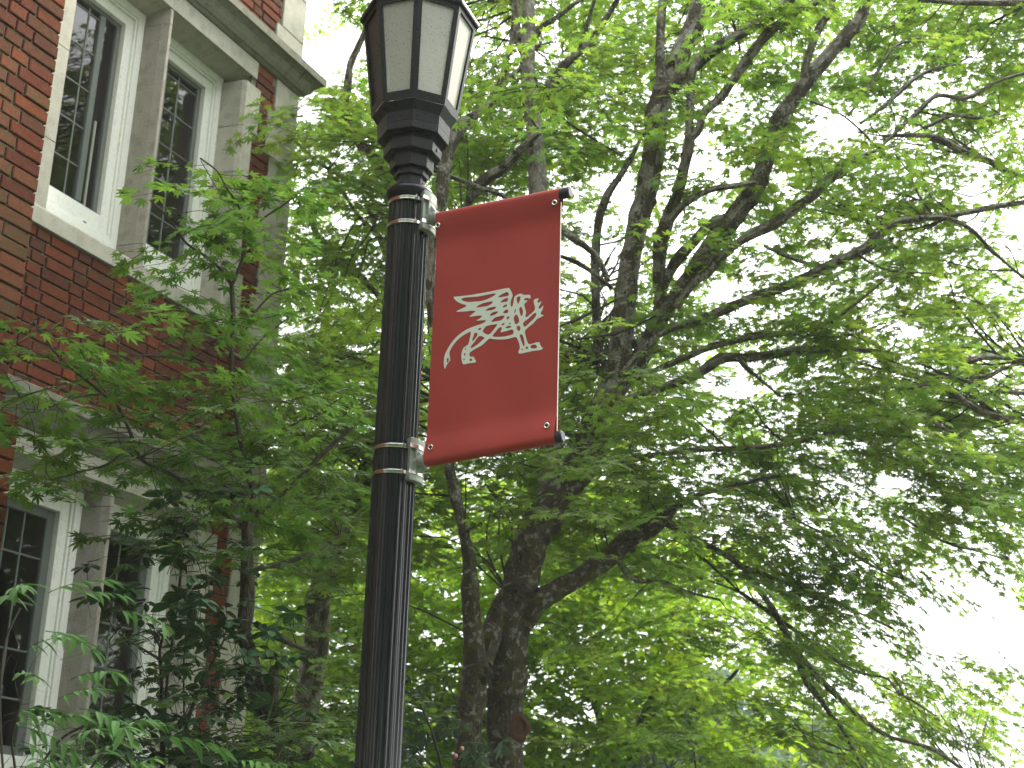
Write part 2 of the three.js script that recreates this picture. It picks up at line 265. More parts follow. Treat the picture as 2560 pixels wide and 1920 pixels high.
  // corner quoins, long and short, wrapped round the corner
  { let y = -0.02, k = 0; const H = 5 * COURSE, y0 = 6.482 - 24 * H;
    for (let i = 0; i < 34; i++) { const a = y0 + i * H, b = a + H; if (b < 0 || a > TOP) continue; for (const [c, d] of a < headT && b > hoodT ? [] : [[Math.max(a, 0), Math.min(b, TOP)]]) {
      let lo = c, hi = d; for (const dy of [0, -DROP]) { if (lo < headT + dy && hi > headT + dy && hi <= hoodT + dy + 0.3) hi = Math.min(hi, headT + dy + 0.004); if (lo >= headT + dy - 0.001 && lo < hoodT + dy) lo = hoodT + dy - 0.02; }
      if (hi - lo < 0.03) continue; const long = i % 2, x = long ? 6.937 : 6.996;
      stone('quoin', bevelBox(x, CX, lo + 0.002, hi - 0.002, long ? -0.26 : -0.33, 0.004, 0.004), (i * 7) % 3 ? M.stone : M.stone2);
    } } }
  // ---- bricks: each its own where the photograph tells them apart, the rest joined
  const bricks = [], add = (x0, x1, y, n, pier, axis) => { if (x1 - x0 > 0.018) bricks.push({ x0, x1, y, n, pier }); };
  const bond = (y, from, to, n, pier, cut, right) => { // one course of alternating stretchers and headers, laid from the right edge when «right»
    const c = Math.round(y / COURSE), lens = [0.203, 0.097]; let k = (c % 2 + 2) % 2, x = right ? to : from; if (right) { const first = k ? 0.150 : 0.203; add(Math.max(from, x - first), x - 0.001, y, n, pier); x -= first + 0.011; k = 1; }
    else x -= (c % 2) * 0.11 + 0.05 * ((c * 7 % 5) / 5);
    for (let g = 0; g < 80; g++) { const L = (lens[(k + g) % 2] ) * R(0.97, 1.03); if (right) { const a = Math.max(from, x - L); add(a, x, y, n, pier); x -= L + 0.011; if (x < from) break; } else { const a = Math.max(from, x), b = Math.min(to, x + L); if (b > a) add(a, b, y, n, pier); x += L + 0.011; if (x > to) break; } }
  };
  for (let c = Math.ceil(0 / COURSE); c < TOP / COURSE - 1; c++) {
    const y = sillB + (c - 70) * COURSE; if (y < 0 || y > TOP - COURSE) continue;
    const mid = y + COURSE / 2; let spans = [[PX + 0.3, 6.93]];
    const H = 5 * COURSE, q = Math.floor((mid - (6.482 - 24 * H)) / H) % 2; spans[0][1] = (q ? 6.937 : 6.996) - 0.009;
    for (const dy of [0, -DROP]) {
      if (mid > headT + dy && mid < hoodT + dy - 0.02) spans = [];
      else if (mid > sillB + dy && mid < headT + dy) { const t = [5.20, 5.54, 5.87, 6.21, 6.548, headT].findIndex((e) => mid < e + dy); spans = [[(t % 2 || t === 5 ? 6.776 : 6.826) + 0.009, spans[0][1]]]; }
    }
    for (const [a, b] of spans) bond(y, a, b, 0, false);
    bond(y - 0.02, -1.2, PX, PN, true, 0, true);
    if (y < 3.36) bond(y - 0.02, PX - 0.34, PX + 0.078, PN + 0.02, true, 0, true);
  }
  const geos = new Map(), brickGeo = (L, v) => { const key = Math.round(L * 200) + '_' + v; if (!geos.has(key)) { const g = bevelBox(-L / 2, L / 2, 0.0055, COURSE - 0.0055, -0.05, 0, 0.0035), p = g.attributes.position; for (let i = 0; i < p.count; i++) { const d = 0.0016; p.setXYZ(i, p.getX(i) + d * n3(p.getX(i) * 40, p.getY(i) * 40, v * 9), p.getY(i) + d * n3(p.getX(i) * 30, p.getY(i) * 40, v * 9 + 3), p.getZ(i)); } const o = R(0, 1), uv = g.attributes.uv; for (let i = 0; i < uv.count; i++) uv.setXY(i, uv.getX(i) + o, uv.getY(i) + o * 3.7); geos.set(key, g); } return geos.get(key); };
  const w = V();
  for (const b of bricks) { w.set((b.x0 + b.x1) / 2, b.y, b.n).applyMatrix4(B.matrixWorld); const [px, py, t] = project(w); b.seen = t > 0 && px > -40 && px < 900 && py > -40 && py < 1960 ? (b.pier ? (px < 230 && py < 800 ? 3 : 1) : (py < 1080 || px > 500 ? 2 : 0)) : -1; b.rank = b.seen * 10 - t; }
  bricks.sort((a, b) => b.rank - a.rank);
  const rest = M.bricks.map(() => []);
  bricks.forEach((b, i) => {
    const L = b.x1 - b.x0, g = brickGeo(L, Math.floor(R(0, 4))), pick = Math.floor(R(0, 6)), moss = b.pier && R() < 0.95 * step(5.1, 4.15, b.y + 0.5 * (b.x0 - PX)) * step(3.2, 3.6, b.y);
    const x = (b.x0 + b.x1) / 2, z = b.n + R(-0.003, 0.003);
    if (i < 300 && b.seen >= 0) { const m = part('brick', g, moss ? M.mossy[Math.floor(R(0, 4))] : M.bricks[pick], B); m.position.set(x, b.y, z); m.rotation.set(R(-0.012, 0.012), R(-0.012, 0.012), R(-0.005, 0.005)); }
    else rest[pick].push(g.clone().translate(x, b.y, z));
  });
  rest.forEach((l, i) => l.length && part('brickwork', [mergeGeometries(l)], M.bricks[i], B, 'stuff'));
  // ---- windows
  const bar = (x0, x1, y0, y1, z0, z1, b = 0.002) => bevelBox(x0, x1, y0, y1, z0, z1, b);
  const win = (a, b, dy, upper, leadX, leadY, extra) => {
    const W = new THREE.Group(); W.name = 'window'; B.add(W);
    const y0 = sillT + dy + 0.10, y1 = soffit + dy - 0.03, z = -DF, g = -DG, ca = 0.13, ch = 0.128, cb = 0.185;
    const gx0 = a + 0.10, gx1 = b - ca, gy0 = y0 + cb, gy1 = y1 - ch;
    // white casing: a flush outer board, a bead, an inner board stepped back
    const white = [];
    const ring = (x0, x1, yy0, yy1, t, tb, zf, zb) => white.push(bar(x0, x0 + t, yy0, yy1, zb, zf), bar(x1 - t, x1, yy0, yy1, zb, zf), bar(x0 + t, x1 - t, yy1 - t, yy1, zb, zf), bar(x0 + t, x1 - t, yy0, yy0 + tb, zb, zf));
    ring(a - 0.012, b + 0.012, y0 - 0.01, y1 + 0.01, 0.060, 0.07, z + 0.002, g - 0.05);
    ring(a + 0.0485, b - 0.0485, y0 + 0.0605, y1 - 0.0505, 0.016, 0.02, z - 0.010, g - 0.05);
    ring(a + 0.065, b - 0.065, y0 + 0.081, y1 - 0.067, ca - 0.065, cb - 0.081, z - 0.024, g - 0.05);
    part('casing', white, M.whitePaint, W);
    part('weep_slot', [bar(a + 0.10, a + 0.125, y0 + 0.088, y0 + 0.096, z - 0.03, z - 0.0225, 0.0005)], M.slot, W); part('weep_slot', [bar(b - 0.26, b - 0.235, y0 + 0.088, y0 + 0.096, z - 0.03, z - 0.0225, 0.0005)], M.slot, W);
    const sw = upper ? 0.036 : 0.058, sb = upper ? 0.03 : 0.05, s = [];
    const x0 = gx0 - 0.004, x1 = gx1 + 0.004;
    s.push(bar(x0, x0 + sw, gy0 - 0.004, gy1 + 0.004, g - 0.03, g, 0.004), bar(x1 - sw, x1, gy0 - 0.004, gy1 + 0.004, g - 0.03, g, 0.004), bar(x0 + sw, x1 - sw, gy1 + 0.004 - sw, gy1 + 0.004, g - 0.03, g, 0.004), bar(x0 + sw, x1 - sw, gy0 - 0.004, gy0 - 0.004 + sb, g - 0.03, g, 0.004));
    if (extra) s.push(bar(5.535, 5.580, gy0 + sb, gy1 - sw + 0.004, g - 0.034, g + 0.002, 0.004));
    part('sash', s, M.sash, W);
    if (extra) part('blind_edge', [bar(5.668, 5.684, gy0 + 0.025, gy0 + 0.62, g - 0.075, g - 0.06, 0.003)], M.rod, W);
    const ix0 = x0 + sw, ix1 = x1 - sw, iy0 = gy0 - 0.004 + sb, iy1 = gy1 + 0.004 - sw, xr = extra ? 5.535 : ix1, zc = g - 0.018;
    const xs = [ix0, ...leadX.filter((x) => x > ix0 + 0.03 && x < xr - 0.03), xr], ys = [iy0, ...leadY.filter((y) => y > iy0 + 0.03 && y < iy1 - 0.03).sort((p, q) => p - q), iy1];
    for (const x of xs.slice(1, -1)) part('muntin', [bar(x - 0.006, x + 0.006, iy0, iy1, zc - 0.006, zc + 0.007, 0.003)], M.lead, W);
    for (const y of ys.slice(1, -1)) part('muntin', [bar(ix0, xr, y - 0.006, y + 0.006, zc - 0.005, zc + 0.006, 0.003)], M.lead, W);
    for (let i = 0; i < xs.length - 1; i++) for (let j = 0; j < ys.length - 1; j++) { const p = part('pane', new THREE.PlaneGeometry(xs[i + 1] - xs[i] - 0.003, ys[j + 1] - ys[j] - 0.003), M.glass, W); p.position.set((xs[i] + xs[i + 1]) / 2, (ys[j] + ys[j + 1]) / 2, zc); p.rotation.set(R(-0.012, 0.012), R(-0.012, 0.012), 0); }
    if (extra) { const p = part('pane', new THREE.PlaneGeometry(ix1 - 5.58, iy1 - iy0), M.glass, W); p.position.set((ix1 + 5.58) / 2, (iy0 + iy1) / 2, zc - 0.004); }
    return W;
  };
  const rows = (y, n) => Array.from({ length: n }, (_, i) => y - 0.245 * (i - 1));
  win(u1 + 0.025, m0 - 0.022, 0, true, [5.205, 5.33, 5.455], rows(6.137, 9), true);
  win(m1 + 0.022, u2 - 0.020, 0, true, [6.176, 6.30], rows(6.137, 9));
  win(u1 + 0.025, m0 - 0.022, -DROP, false, [5.385, 5.51], rows(3.131, 9));
  win(m1 + 0.022, u2 - 0.020, -DROP, false, [6.145, 6.27], rows(3.131, 9));
}

/* ---------- street lamp ---------- */
const LX = -0.376, LZ = -4.505;
{
  const L = thing('street_lamp', V(LX, 0, LZ), 'black street lamp with fluted post and eight-sided lantern of milky panes', 'street lamp');
  // fluted post
  const s = new THREE.Shape(), NF = 20, pts = [];
  for (let i = 0; i < NF; i++) for (const [f, d] of [[0, 0], [0.16, 0], [0.24, 0.0035], [0.36, 0.0066], [0.58, 0.0078], [0.80, 0.0066], [0.92, 0.0035]]) { const a = (i + f) / NF * 2 * Math.PI, r = 0.0715 - d; pts.push(new THREE.Vector2(r * Math.cos(a), r * Math.sin(a))); }
  s.setFromPoints(pts);
  let g = new THREE.ExtrudeGeometry(s, { depth: 3.40, bevelEnabled: false, steps: 1 }); g.rotateX(-Math.PI / 2); g.translate(0, 0.42, 0); g = toCreasedNormals(g, 0.5);
  part('post', g, M.poleBlack, L);
  const lathe = (q, n = 40) => new THREE.LatheGeometry(q.map(([r, y]) => new THREE.Vector2(r, y)), n);
  part('base', [lathe([[0.001, 0], [0.17, 0], [0.17, 0.05], [0.15, 0.08], [0.14, 0.26], [0.11, 0.31], [0.10, 0.36], [0.085, 0.40], [0.083, 0.42], [0.001, 0.42]])], M.poleBlack, L);
  part('collar', [lathe([[0.001, 3.815], [0.066, 3.815], [0.070, 3.822], [0.0785, 3.829], [0.0835, 3.840], [0.0835, 3.848], [0.079, 3.858], [0.066, 3.866], [0.055, 3.869], [0.001, 3.869]], 48)], M.black, L);
  // eight-sided head: frustum tiers [y, corner radius]
  const turn = rad(-2.8) + Math.atan2(-LX, -LZ), corner = (k, r, y) => { const a = turn + k * Math.PI / 4; return V(r * Math.sin(a), y, r * Math.cos(a)); };
  const tier = (rings) => { const pos = []; for (let k = 0; k < 8; k++) for (let i = 0; i < rings.length - 1; i++) { const a = corner(k, rings[i][1], rings[i][0]), b = corner(k + 1, rings[i][1], rings[i][0]), c = corner(k + 1, rings[i + 1][1], rings[i + 1][0]), d = corner(k, rings[i + 1][1], rings[i + 1][0]); for (const q of [a, b, c, a, c, d]) pos.push(q.x, q.y, q.z); } const o = new THREE.BufferGeometry(); o.setAttribute('position', new THREE.Float32BufferAttribute(pos, 3)); o.computeVertexNormals(); return boxUV(o); };
  const step8 = (name, rings) => part(name, tier(rings), M.black, L);
  step8('neck', [[3.867, 0.050], [3.909, 0.0505], [3.910, 0.0025]]);
  step8('tier', [[3.906, 0.003], [3.907, 0.0595], [3.909, 0.0612], [3.930, 0.0622], [3.932, 0.0605], [3.934, 0.003]]);
  step8('tier', [[3.9325, 0.003], [3.933, 0.0755], [3.935, 0.0772], [3.986, 0.0792], [3.988, 0.003]]);
  step8('tier', [[3.9865, 0.003], [3.987, 0.100], [3.990, 0.1020], [4.022, 0.1035], [4.024, 0.0950], [4.052, 0.0950], [4.053, 0.003]]);
  step8('tier', [[4.0475, 0.003], [4.048, 0.1040], [4.050, 0.1255], [4.053, 0.1265], [4.075, 0.1275], [4.077, 0.1265], [4.079, 0.1275], [4.118, 0.1305], [4.119, 0.003]]);
  step8('tier', [[4.1165, 0.003], [4.117, 0.131], [4.146, 0.1500], [4.148, 0.1515], [4.149, 0.003]]);
  // lantern: sloping body of posts and rails with recessed panes
  const rB = 0.1525, rT = 0.2065, yB = 4.149, yT = 4.535, rr = (y) => lerp(rB, rT, (y - yB) / (yT - yB));
  const panelMat = (k) => { const a = corner(k, rr(yB), yB), b = corner(k + 1, rr(yB), yB), c = corner(k + 1, rr(yT), yT), d = corner(k, rr(yT), yT); return (u, v, n = 0) => { const lo = a.clone().lerp(b, u), hi = d.clone().lerp(c, u), p = lo.lerp(hi, v), nn = b.clone().sub(a).cross(d.clone().sub(a)).normalize(); return p.addScaledVector(nn, n); }; };
  const quad = (...q) => { const pos = []; for (const i of [0, 1, 2, 0, 2, 3]) pos.push(q[i].x, q[i].y, q[i].z); const o = new THREE.BufferGeometry(); o.setAttribute('position', new THREE.Float32BufferAttribute(pos, 3)); o.computeVertexNormals(); return boxUV(o); };
  const frame = [];
  for (let k = 0; k < 8; k++) {
    const f = panelMat(k), e0 = 0.115, e1 = 0.885, b0 = 0.085, b1 = 0.955, D = -0.009;
    // front faces of stiles and rails, and the reveals towards the pane
    frame.push(quad(f(0, 0), f(e0 * 1.12, b0), f(e0 * 0.92, b1), f(0, 1)), quad(f(1, 0), f(1, 1), f(1 - e0 * 0.92, b1), f(1 - e0 * 1.12, b0)), quad(f(0, 0), f(1, 0), f(1 - e0 * 1.12, b0), f(e0 * 1.12, b0)), quad(f(0, 1), f(e0 * 0.92, b1), f(1 - e0 * 0.92, b1), f(1, 1)));
    const ins = [[e0 * 1.12, b0], [1 - e0 * 1.12, b0], [1 - e0 * 0.92, b1], [e0 * 0.92, b1]];
    for (let i = 0; i < 4; i++) { const a = ins[i], b = ins[(i + 1) % 4]; frame.push(quad(f(...a), f(...b), f(...b, D), f(...a, D))); }
    // back of the frame so that it has thickness
    frame.push(quad(f(0, 0, D), f(0, 1, D), f(...ins[3], D), f(...ins[0], D)), quad(f(1, 0, D), f(...ins[1], D), f(...ins[2], D), f(1, 1, D)));
    const P4 = ins.map(([u, v]) => f(u + (u < 0.5 ? -0.02 : 0.02), v + (v < 0.5 ? -0.01 : 0.01), D + 0.0015));
    if (k === 6) part('access_panel', quad(...P4), M.black, L); else part('pane', quad(...P4), M.milk, L);          // the side towards the building is a blind door
  }
  part('lantern_frame', frame, M.black, L);
  // opal refractor inside, and the roof with its eaves
  part('refractor', [lathe([[0.03, 4.16], [0.06, 4.17], [0.085, 4.24], [0.10, 4.34], [0.115, 4.42], [0.10, 4.46], [0.02, 4.47]], 32)], M.milk, L);
  part('lantern_roof', tier([[4.536, 0.003], [4.537, 0.206], [4.5375, 0.2165], [4.545, 0.2185], [4.556, 0.2175], [4.562, 0.213], [4.66, 0.135], [4.70, 0.115], [4.715, 0.12], [4.73, 0.11], [4.80, 0.045], [4.82, 0.003]]), M.black, L);
  part('finial', [lathe([[0.001, 4.815], [0.03, 4.815], [0.018, 4.84], [0.032, 4.87], [0.02, 4.90], [0.005, 4.95], [0.001, 4.96]], 20)], M.black, L);
  part('screw', [cyl(0.0065, 0.0065, corner(1.5, 0.0935, 4.008), corner(1.5, 0.0985, 4.008), 10)], M.cap, L);
  part('screw', [cyl(0.0035, 0.0035, corner(1.5, 0.046, 3.887), corner(1.5, 0.049, 3.887), 8)], M.cap, L);
}

/* ---------- banner brackets and banner ---------- */
const BA = rad(117), BD = V(Math.sin(BA), 0, -Math.cos(BA)), BTURN = -(BA - Math.PI / 2);   // the arms point away from the building
const onBanner = (px, py) => { // (s along the arm from the post axis, height) of a point of the banner's plane
  const o = V(0, EYE, 0), d = at(px, py, 1).sub(o), n = V(-BD.z, 0, BD.x), ax = V(LX, 0, LZ), t = (ax.dot(n) - o.dot(n)) / d.dot(n), p = d.multiplyScalar(t).add(o); return [p.clone().sub(ax).dot(BD), p.y];
};
const rodY = { top: (s) => 3.7365, low: (s) => 2.8685 + (s - 0.125) * 0.062 };
{
  const bracket = (yc, bands, slope, up, label) => {
    const G = thing('banner_bracket', V(LX, yc, LZ), label, 'banner bracket'); G.rotation.y = BTURN;
    const arc = (r0, r1, a0, a1, y0, y1) => { const s = new THREE.Shape(), p = []; for (let i = 0; i <= 10; i++) { const a = lerp(a0, a1, i / 10); p.push(new THREE.Vector2(r1 * Math.cos(a), r1 * Math.sin(a))); } for (let i = 10; i >= 0; i--) { const a = lerp(a0, a1, i / 10); p.push(new THREE.Vector2(r0 * Math.cos(a), r0 * Math.sin(a))); } s.setFromPoints(p); const g = new THREE.ExtrudeGeometry(s, { depth: y1 - y0, bevelEnabled: true, bevelThickness: 0.0015, bevelSize: 0.0015, bevelSegments: 1 }); g.rotateX(-Math.PI / 2); g.translate(0, y0, 0); return toCreasedNormals(g, 0.6); };
    // saddle on the post with flared ends, web and socket
    const top = bands[0] - yc, bot = bands[1] - yc;
    const sadd = [arc(0.0725, 0.083, -0.40, 0.40, bot - 0.020, top + 0.020), arc(0.0725, 0.094, -0.46, 0.46, top + 0.009, top + 0.026), arc(0.0725, 0.094, -0.46, 0.46, bot - 0.026, bot - 0.009), arc(0.083, 0.094, -0.22, 0.22, bot - 0.008, top + 0.008)];
    const web = new THREE.Shape([[0.080, bot - 0.004], [0.120, -0.016], [0.120, 0.012], [0.080, top - 0.002]].map((q) => new THREE.Vector2(...q))), wg = new THREE.ExtrudeGeometry(web, { depth: 0.016, bevelEnabled: true, bevelThickness: 0.003, bevelSize: 0.003, bevelSegments: 1 }); wg.translate(0, 0, -0.008);
    part('saddle', [...sadd, boxUV(wg)], M.cast, G);
    const dy = (x) => x * slope, a = V(0.078, dy(0.078), 0), b = V(0.118, dy(0.118), 0);
    part('socket', [cyl(0.0235, 0.0235, a, b, 20), cyl(0.0265, 0.0265, V(0.108, dy(0.108), 0), V(0.1185, dy(0.1185), 0), 20)], M.cast, G);
    part('set_screw', [cyl(0.0035, 0.0035, V(0.098, dy(0.098) + 0.004, 0.020), V(0.098, dy(0.098) + 0.004, 0.0275), 8)], M.steel, G);
    for (const y of [top, bot]) { // worm-drive band: strap with a raised edge and slots
      const st = [new THREE.LatheGeometry([[0.0722, -0.0062], [0.0740, -0.0062], [0.0745, -0.0045], [0.0738, -0.0035], [0.0738, 0.0035], [0.0745, 0.0045], [0.0740, 0.0062], [0.0722, 0.0062]].map((q) => new THREE.Vector2(...q)), 64)];
      st[0].translate(0, y, 0);
      const out = arc(0.0935, 0.0955, -0.5, 0.5, y - 0.006, y + 0.006);
      for (const sgn of [-1, 1]) st.push(bevelBox(0, 0.020, y - 0.0062, y + 0.0062, -0.0009, 0.0009, 0.0003).rotateY(-sgn * 1.35).translate(0.0738 * Math.cos(0.62), 0, sgn * 0.0738 * Math.sin(0.62)));
      const strap = part('strap', [...st, out], M.steel, G), slots = [];
      for (let i = 0; i < 26; i++) { const th = 0.75 + i * 0.034; slots.push(bevelBox(0.0737, 0.0744, y - 0.003, y + 0.0025, -0.0005, 0.0005, 0.0001).rotateY(-th)); }
      const sl = part('slots', slots, M.slot, strap);
    }
    const s1 = up ? 0.612 : 0.600; // rod through the banner's pocket, with a black end cap
    part('rod', [cyl(0.0165, 0.0165, V(0.10, dy(0.10), 0), V(s1 - 0.012, dy(s1 - 0.012), 0), 20)], M.rod, G);
    const cp = cyl(0.0192, 0.0192, V(s1 - 0.034, dy(s1 - 0.034), 0), V(s1 + 0.002, dy(s1 + 0.002), 0), 20);
    part('end_cap', [cp, cyl(0.0192, 0.016, V(s1 + 0.002, dy(s1 + 0.002), 0), V(s1 + 0.006, dy(s1 + 0.006), 0), 20)], M.cap, G);
    return G;
  };
  const gy = (py, px) => onBanner(px, py)[1];
  bracket(3.7365, [3.806, 3.716], 0, true, 'upper cast bracket strapped to the lamp post just under its collar');
  bracket(2.8685 - 0.125 * 0.062, [2.915, 2.828], 0.062, false, 'lower cast bracket strapped to the lamp post under the red banner');

  const S0 = 0.1185, S1 = 0.583, Y0 = 2.9, G = thing('banner', V(LX, Y0, LZ), 'red vinyl banner with a white winged griffin hanging beside the lamp post', 'banner'); G.rotation.y = BTURN;
  const RT = 0.0195, wave = (s, y) => 0.0022 * Math.sin(s * 9 + y * 2.1) + 0.0016 * Math.sin(y * 7 - s * 5) + 0.0012 * Math.sin(s * 23 + y * 3);
  const left = (s, y) => s + (s - 0.35) * 0.0 ; // straight sides
  // closed section through the cloth at s: down the front, round the low rod, up the back, round the top rod
  const section = (s) => {
    const yt = rodY.top(s), yl = rodY.low(s), out = [], seam = 0.10, zf = (y) => { const a = clamp((y - (yt - seam)) / seam, 0, 1), b = clamp(((yl + seam) - y) / seam, 0, 1), k = Math.max(a, b); return 0.0007 + (RT - 0.0007) * (k * k * (3 - 2 * k)) ** 0.85; };
    for (let i = 0; i <= 14; i++) { const a = i / 14 * Math.PI; out.push([RT * Math.cos(a), yt + RT * Math.sin(a), 1]); }                       // front top to back top
    const N = 40, w = (y) => wave(s, y) * (1 - Math.max(clamp((y - (yt - 0.12)) / 0.12, 0, 1), clamp((yl + 0.12 - y) / 0.12, 0, 1)));
    for (let i = 1; i < N; i++) { const f = i / N, y = lerp(yt, yl, f < 0.5 ? 0.5 * (2 * f) ** 1.7 : 1 - 0.5 * (2 - 2 * f) ** 1.7); out.push([-zf(y) + w(y), y]); }
    for (let i = 0; i <= 14; i++) { const a = i / 14 * Math.PI; out.push([-RT * Math.cos(a), yl - RT * Math.sin(a), 1]); }
    for (let i = 1; i < N; i++) { const f = i / N, y = lerp(yl, yt, f < 0.5 ? 0.5 * (2 * f) ** 1.7 : 1 - 0.5 * (2 - 2 * f) ** 1.7); out.push([zf(y) + w(y), y]); }
    return out;
  };
  const NS = 24, pos = [], uv = [], idx = []; let m = 0;
  for (let i = 0; i <= NS; i++) { const s = lerp(S0, S1, i / NS), c = section(s); m = c.length; for (let j = 0; j <= m; j++) { const [z, y] = c[j % m]; pos.push(s - 0.000, y - Y0, z); uv.push(s, y); } }
  for (let i = 0; i < NS; i++) for (let j = 0; j < m; j++) { const a = i * (m + 1) + j, b = a + m + 1; idx.push(a, b, a + 1, a + 1, b, b + 1); }
  const g = new THREE.BufferGeometry(); g.setAttribute('position', new THREE.Float32BufferAttribute(pos, 3)); g.setAttribute('uv', new THREE.Float32BufferAttribute(uv, 2)); g.setIndex(idx); g.computeVertexNormals();
  part('cloth', g, M.vinyl, G);
  part('hem', [bevelBox(S1, S1 + 0.0016, rodY.low(S1) + 0.012 - Y0, rodY.top(S1) - 0.03 - Y0, -0.0022, 0.0022, 0.0003)], M.hem, G);
  // the griffin, printed in white: outline and openings
  const zx = (x, y) => onBanner(1090 + x * 0.15068, 690 + y * 0.15068), P2 = (a) => { const o = []; for (let i = 0; i < a.length; i += 2) { const [s, y] = zx(a[i], a[i + 1]); o.push(new THREE.Vector2(s, y - Y0)); } return o; };
  const ell = (x, y, rx, ry = rx, t = 0) => { const o = []; for (let i = 0; i < 12; i++) { const a = i / 12 * 2 * Math.PI, c = Math.cos(a) * rx, d = Math.sin(a) * ry; o.push(x + c * Math.cos(t) - d * Math.sin(t), y + c * Math.sin(t) + d * Math.cos(t)); } return o; };
  const smooth = (pts, n) => new THREE.CatmullRomCurve3(pts.map((p) => V(p.x, p.y, 0)), true, 'centripetal').getPoints(n).slice(0, -1).map((p) => new THREE.Vector2(p.x, p.y));
  const wing = [300, 352, 330, 347, 600, 312, 900, 255, 1170, 203, 1215, 203, 1245, 245, 1270, 295, 1272, 340, 1250, 400, 1243, 470, 1253, 508, 1270, 508, 1283, 460, 1295, 400, 1305, 350, 1340, 320, 1400, 297, 1430, 300, 1452, 315, 1520, 316, 1560, 316, 1572, 335, 1572, 368, 1560, 382, 1530, 368, 1490, 373, 1462, 393, 1463, 400, 1490, 408, 1522, 408, 1502, 440, 1473, 465, 1483, 540, 1502, 610, 1488, 670, 1503, 687, 1550, 657, 1642, 565];
  const claw = [1646, 520, 1625, 410, 1650, 386, 1712, 379, 1695, 405, 1688, 435, 1700, 448, 1754, 424, 1735, 470, 1708, 520, 1715, 545, 1735, 542, 1783, 494, 1772, 560, 1743, 615, 1750, 640, 1790, 655, 1740, 690, 1682, 720, 1620, 790, 1540, 855, 1484, 915, 1490, 980, 1520, 1090, 1545, 1132, 1580, 1133, 1717, 1102, 1735, 1150, 1775, 1212, 1600, 1250, 1378, 1287, 1376, 1250, 1395, 1210, 1392, 1150, 1365, 1070, 1335, 1020, 1310, 1018, 1200, 1048, 1080, 1057, 960, 1050, 890, 1042, 850, 1075];
  const tail = [770, 1150, 660, 1215, 590, 1262, 567, 1285, 566, 1330, 600, 1346, 630, 1345, 655, 1385, 671, 1432, 560, 1455, 464, 1472, 443, 1420, 432, 1330, 443, 1260, 463, 1205, 510, 1165, 541, 1140, 565, 1050, 582, 960, 580, 928, 540, 945, 450, 1000, 350, 1090, 270, 1200, 240, 1270, 239, 1330, 251, 1385, 240, 1420, 190, 1490, 164, 1552, 147, 1500, 147, 1390, 160, 1320, 200, 1230, 260, 1130, 340, 1030, 430, 950, 520, 890, 620, 845, 720, 810];
  const feathers = [790, 778, 828, 750, 822, 735, 675, 741, 740, 695, 764, 662, 700, 661, 558, 674, 620, 620, 655, 583, 600, 579, 500, 591, 345, 593, 420, 550, 497, 508, 507, 488, 440, 470, 360, 430, 310, 380];
  const sh = new THREE.Shape(smooth(P2([...wing, ...claw, ...tail, ...feathers]), 620));
  const holes = [
    [425, 392, 450, 370, 700, 340, 987, 289, 985, 305, 900, 360, 770, 410, 640, 425, 540, 433, 470, 420], [668, 518, 760, 460, 860, 432, 940, 424, 935, 445, 870, 490, 790, 508], [820, 574, 870, 535, 940, 515, 990, 512, 995, 530, 940, 562, 880, 572],
    [888, 659, 930, 610, 980, 592, 1034, 593, 1000, 630, 950, 652], [919, 764, 970, 700, 1050, 672, 1140, 664, 1105, 720, 1070, 740, 980, 755], [1031, 349, 1100, 300, 1185, 268, 1207, 290, 1205, 325, 1150, 341],
    [1069, 438, 1130, 385, 1190, 367, 1198, 390, 1180, 425, 1130, 433], [1104, 521, 1140, 485, 1175, 474, 1181, 495, 1155, 515], [1111, 613, 1160, 565, 1190, 559, 1201, 592, 1190, 613], [1172, 711, 1185, 680, 1215, 671, 1221, 690, 1200, 719],
    [1088, 816, 1110, 790, 1137, 782, 1141, 800, 1120, 819], [1213, 801, 1225, 780, 1244, 777, 1241, 795, 1228, 809], [1156, 862, 1180, 840, 1252, 834, 1246, 856, 1200, 869], [1342, 370, 1365, 345, 1403, 344, 1406, 365, 1385, 440, 1365, 464, 1350, 430],
    [1304, 621, 1310, 570, 1325, 547, 1329, 570, 1318, 606]];
  const holes2 = [[1387, 560, 1400, 525, 1420, 519, 1440, 555, 1448, 610, 1430, 669, 1415, 660, 1395, 610], [1296, 690, 1335, 644, 1355, 660, 1386, 750, 1370, 785, 1325, 804, 1310, 770],
    [1344, 860, 1360, 835, 1385, 829, 1406, 860, 1400, 900, 1382, 918, 1360, 905], [1454, 782, 1540, 710, 1630, 625, 1661, 617, 1671, 640, 1640, 700, 1560, 780, 1480, 846, 1461, 835], [777, 920, 810, 860, 840, 832, 950, 808, 1019, 804, 990, 850, 900, 960, 865, 974, 800, 945],
    [941, 996, 1000, 920, 1040, 870, 1075, 849, 1096, 865, 1073, 932, 1082, 936, 1180, 915, 1270, 892, 1291, 920, 1288, 960, 1200, 995, 1080, 1012, 970, 1010], [702, 881, 730, 862, 756, 867, 745, 888, 722, 901], [607, 1087, 630, 990, 650, 944, 691, 959, 690, 985, 640, 1060],
    [581, 1192, 650, 1090, 725, 999, 806, 1029, 760, 1080, 680, 1150, 595, 1199], [1394, 990, 1420, 969, 1446, 990, 1476, 1150, 1463, 1166, 1435, 1120, 1405, 1030], [1573, 1187, 1590, 1154, 1650, 1141, 1681, 1175, 1672, 1199, 1600, 1206]];
  for (const h of [...holes, ...holes2]) sh.holes.push(new THREE.Path(smooth(P2(h), h.length * 2)));
